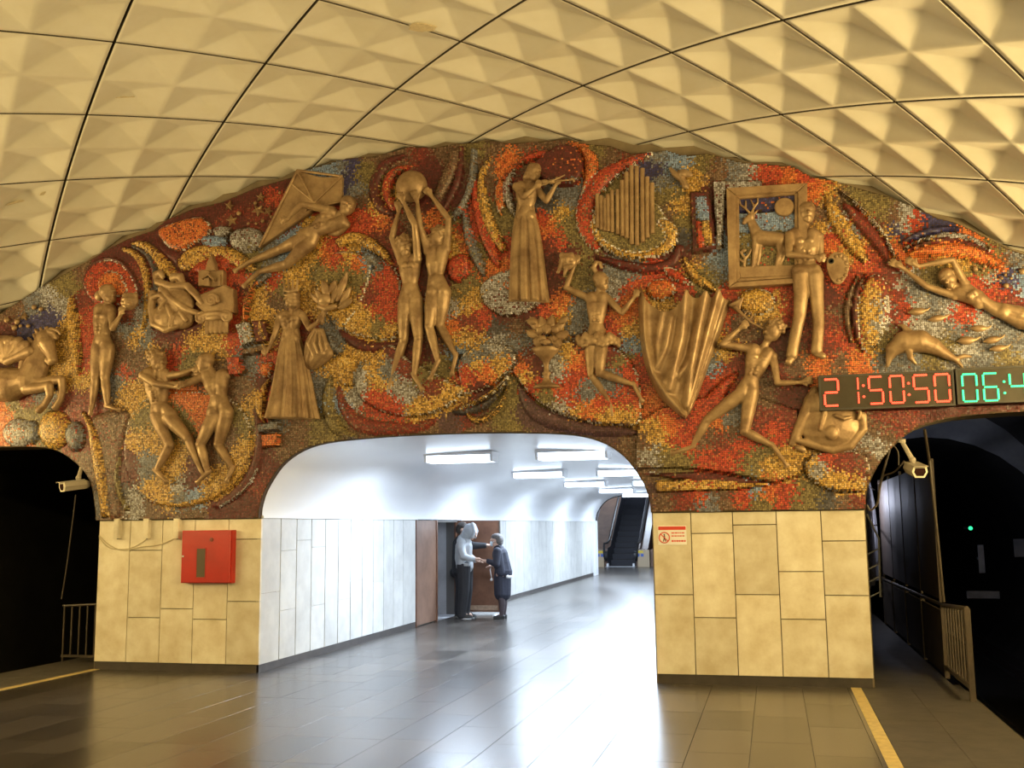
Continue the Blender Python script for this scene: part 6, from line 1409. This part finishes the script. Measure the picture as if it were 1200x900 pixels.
# uniformed woman
t = empty('person'); tag(t, 'person with short grey hair in a navy jacket and skirt', 'person')
B = PB3(); B.ch([(.02, 0, .78, .13), (.01, 0, .98, .115), (-.03, 0, 1.16, .12), (-.05, 0, 1.26, .06), (-.07, 0, 1.33, .052)]); head3(B, (-.10, 0, 1.40), (-.92, 0, -.3), .095)
B.ch([(-.03, -.16, 1.20, .055), (-.04, -.20, .98, .045), (-.22, -.17, 1.03, .034)]); hand3(B, (-.23, -.17, 1.035), (-1, .06, .04), 1)
B.ch([(-.03, .16, 1.20, .055), (-.02, .20, .97, .045), (-.17, .12, .93, .034)]); hand3(B, (-.18, .12, .93), (-1, -.1, 0), -1)
for s_ in (-1, 1): B.ch([(.02, s_*.08, .78, .10), (.015, s_*.075, .42, .055), (.03, s_*.07, .25, .055), (.02, s_*.07, .08, .034), (-.08, s_*.075, .03, .028)])
blob(B, PV, 'body', skin, t, 3)
B = PB3()
for s_ in (-1, 1): B.ch([(.016, s_*.075, .46, .064), (.03, s_*.07, .26, .062), (.02, s_*.07, .06, .040), (-.04, s_*.073, .045, .036)])
blob(B, .007, 'tights', tights, t, 2)
B = PB3(); B.ch([(.02, 0, .80, .155), (.02, 0, .72, .165), (.02, 0, .60, .165), (.02, 0, .46, .16)]); B.ch([(.02, -.09, .78, .09), (.02, -.09, .46, .095)]); B.ch([(.02, .09, .78, .09), (.02, .09, .46, .095)]); blob(B, PV, 'skirt', navy, t, 2)
B = PB3(); B.ch([(.04, 0, .82, .17), (.02, 0, .98, .15), (-.02, 0, 1.14, .15), (-.04, 0, 1.22, .11)]); B.ch([(.03, -.12, .83, .09), (-.02, -.12, 1.14, .085)]); B.ch([(.03, .12, .83, .09), (-.02, .12, 1.14, .085)])
B.ch([(-.03, -.155, 1.20, .08), (-.035, -.205, .98, .066), (-.20, -.17, 1.03, .046)]); B.ch([(-.03, .155, 1.20, .08), (-.02, .20, .97, .066), (-.15, .13, .935, .046)]); blob(B, PV, 'jacket', navy, t, 3)
B = PB3(); B.ch([(-.09, -.06, 1.24, .022), (-.12, 0, 1.20, .022), (-.09, .06, 1.24, .022), (-.02, .05, 1.29, .02), (-.005, 0, 1.30, .02), (-.02, -.05, 1.29, .02), (-.09, -.06, 1.24, .022)]); blob(B, .007, 'collar', shirt, t, 1)
B = PB3(); B.ch([(.14, -.10, .755, .035), (.17, 0, .75, .04), (.14, .10, .755, .035)]); blob(B, .008, 'shirt_tail', shirt, t, 2)
B = PB3(); B.ball((-.075, 0, 1.455), (.112, .102, .075), 14); B.ball((-.03, 0, 1.41), (.078, .098, .095), 14); B.ball((-.01, 0, 1.36), (.05, .08, .05), 12); blob(B, .008, 'hair', hairg, t, 2)
B = PB3(); B.ball((-.165, 0, 1.345), (.042, .062, .055), 14); B.cap((-.16, -.06, 1.36), .008, (-.085, -.094, 1.39), .006); B.cap((-.16, .06, 1.36), .008, (-.085, .094, 1.39), .006); blob(B, .006, 'face_mask', maskm, t, 1)
for s_ in (-1, 1):
    B = PB3(); B.ch([(.05, s_*.075, .045, .036), (-.02, s_*.075, .04, .038), (-.11, s_*.078, .025, .028)]); B.box((.055, s_*.075, .02), (.05, .055, .04)); B.box((-.03, s_*.075, .008), (.2, .07, .014)); blob(B, .007, 'shoe', shoe_m, t, 1)
place(t, -4.83, 7.25)
o = MB().tube([(-5.05, 7.36, .94), (-5.06, 7.33, .86), (-5.04, 7.33, .76), (-5.035, 7.33, .71)], .009, 8); o.ball((-5.035, 7.33, .69), .026, 12); o = o.build('token_strap', shirt, None, True); tag(o, 'short white strap with a round end held in the navy-jacketed person\'s lower hand', 'strap')
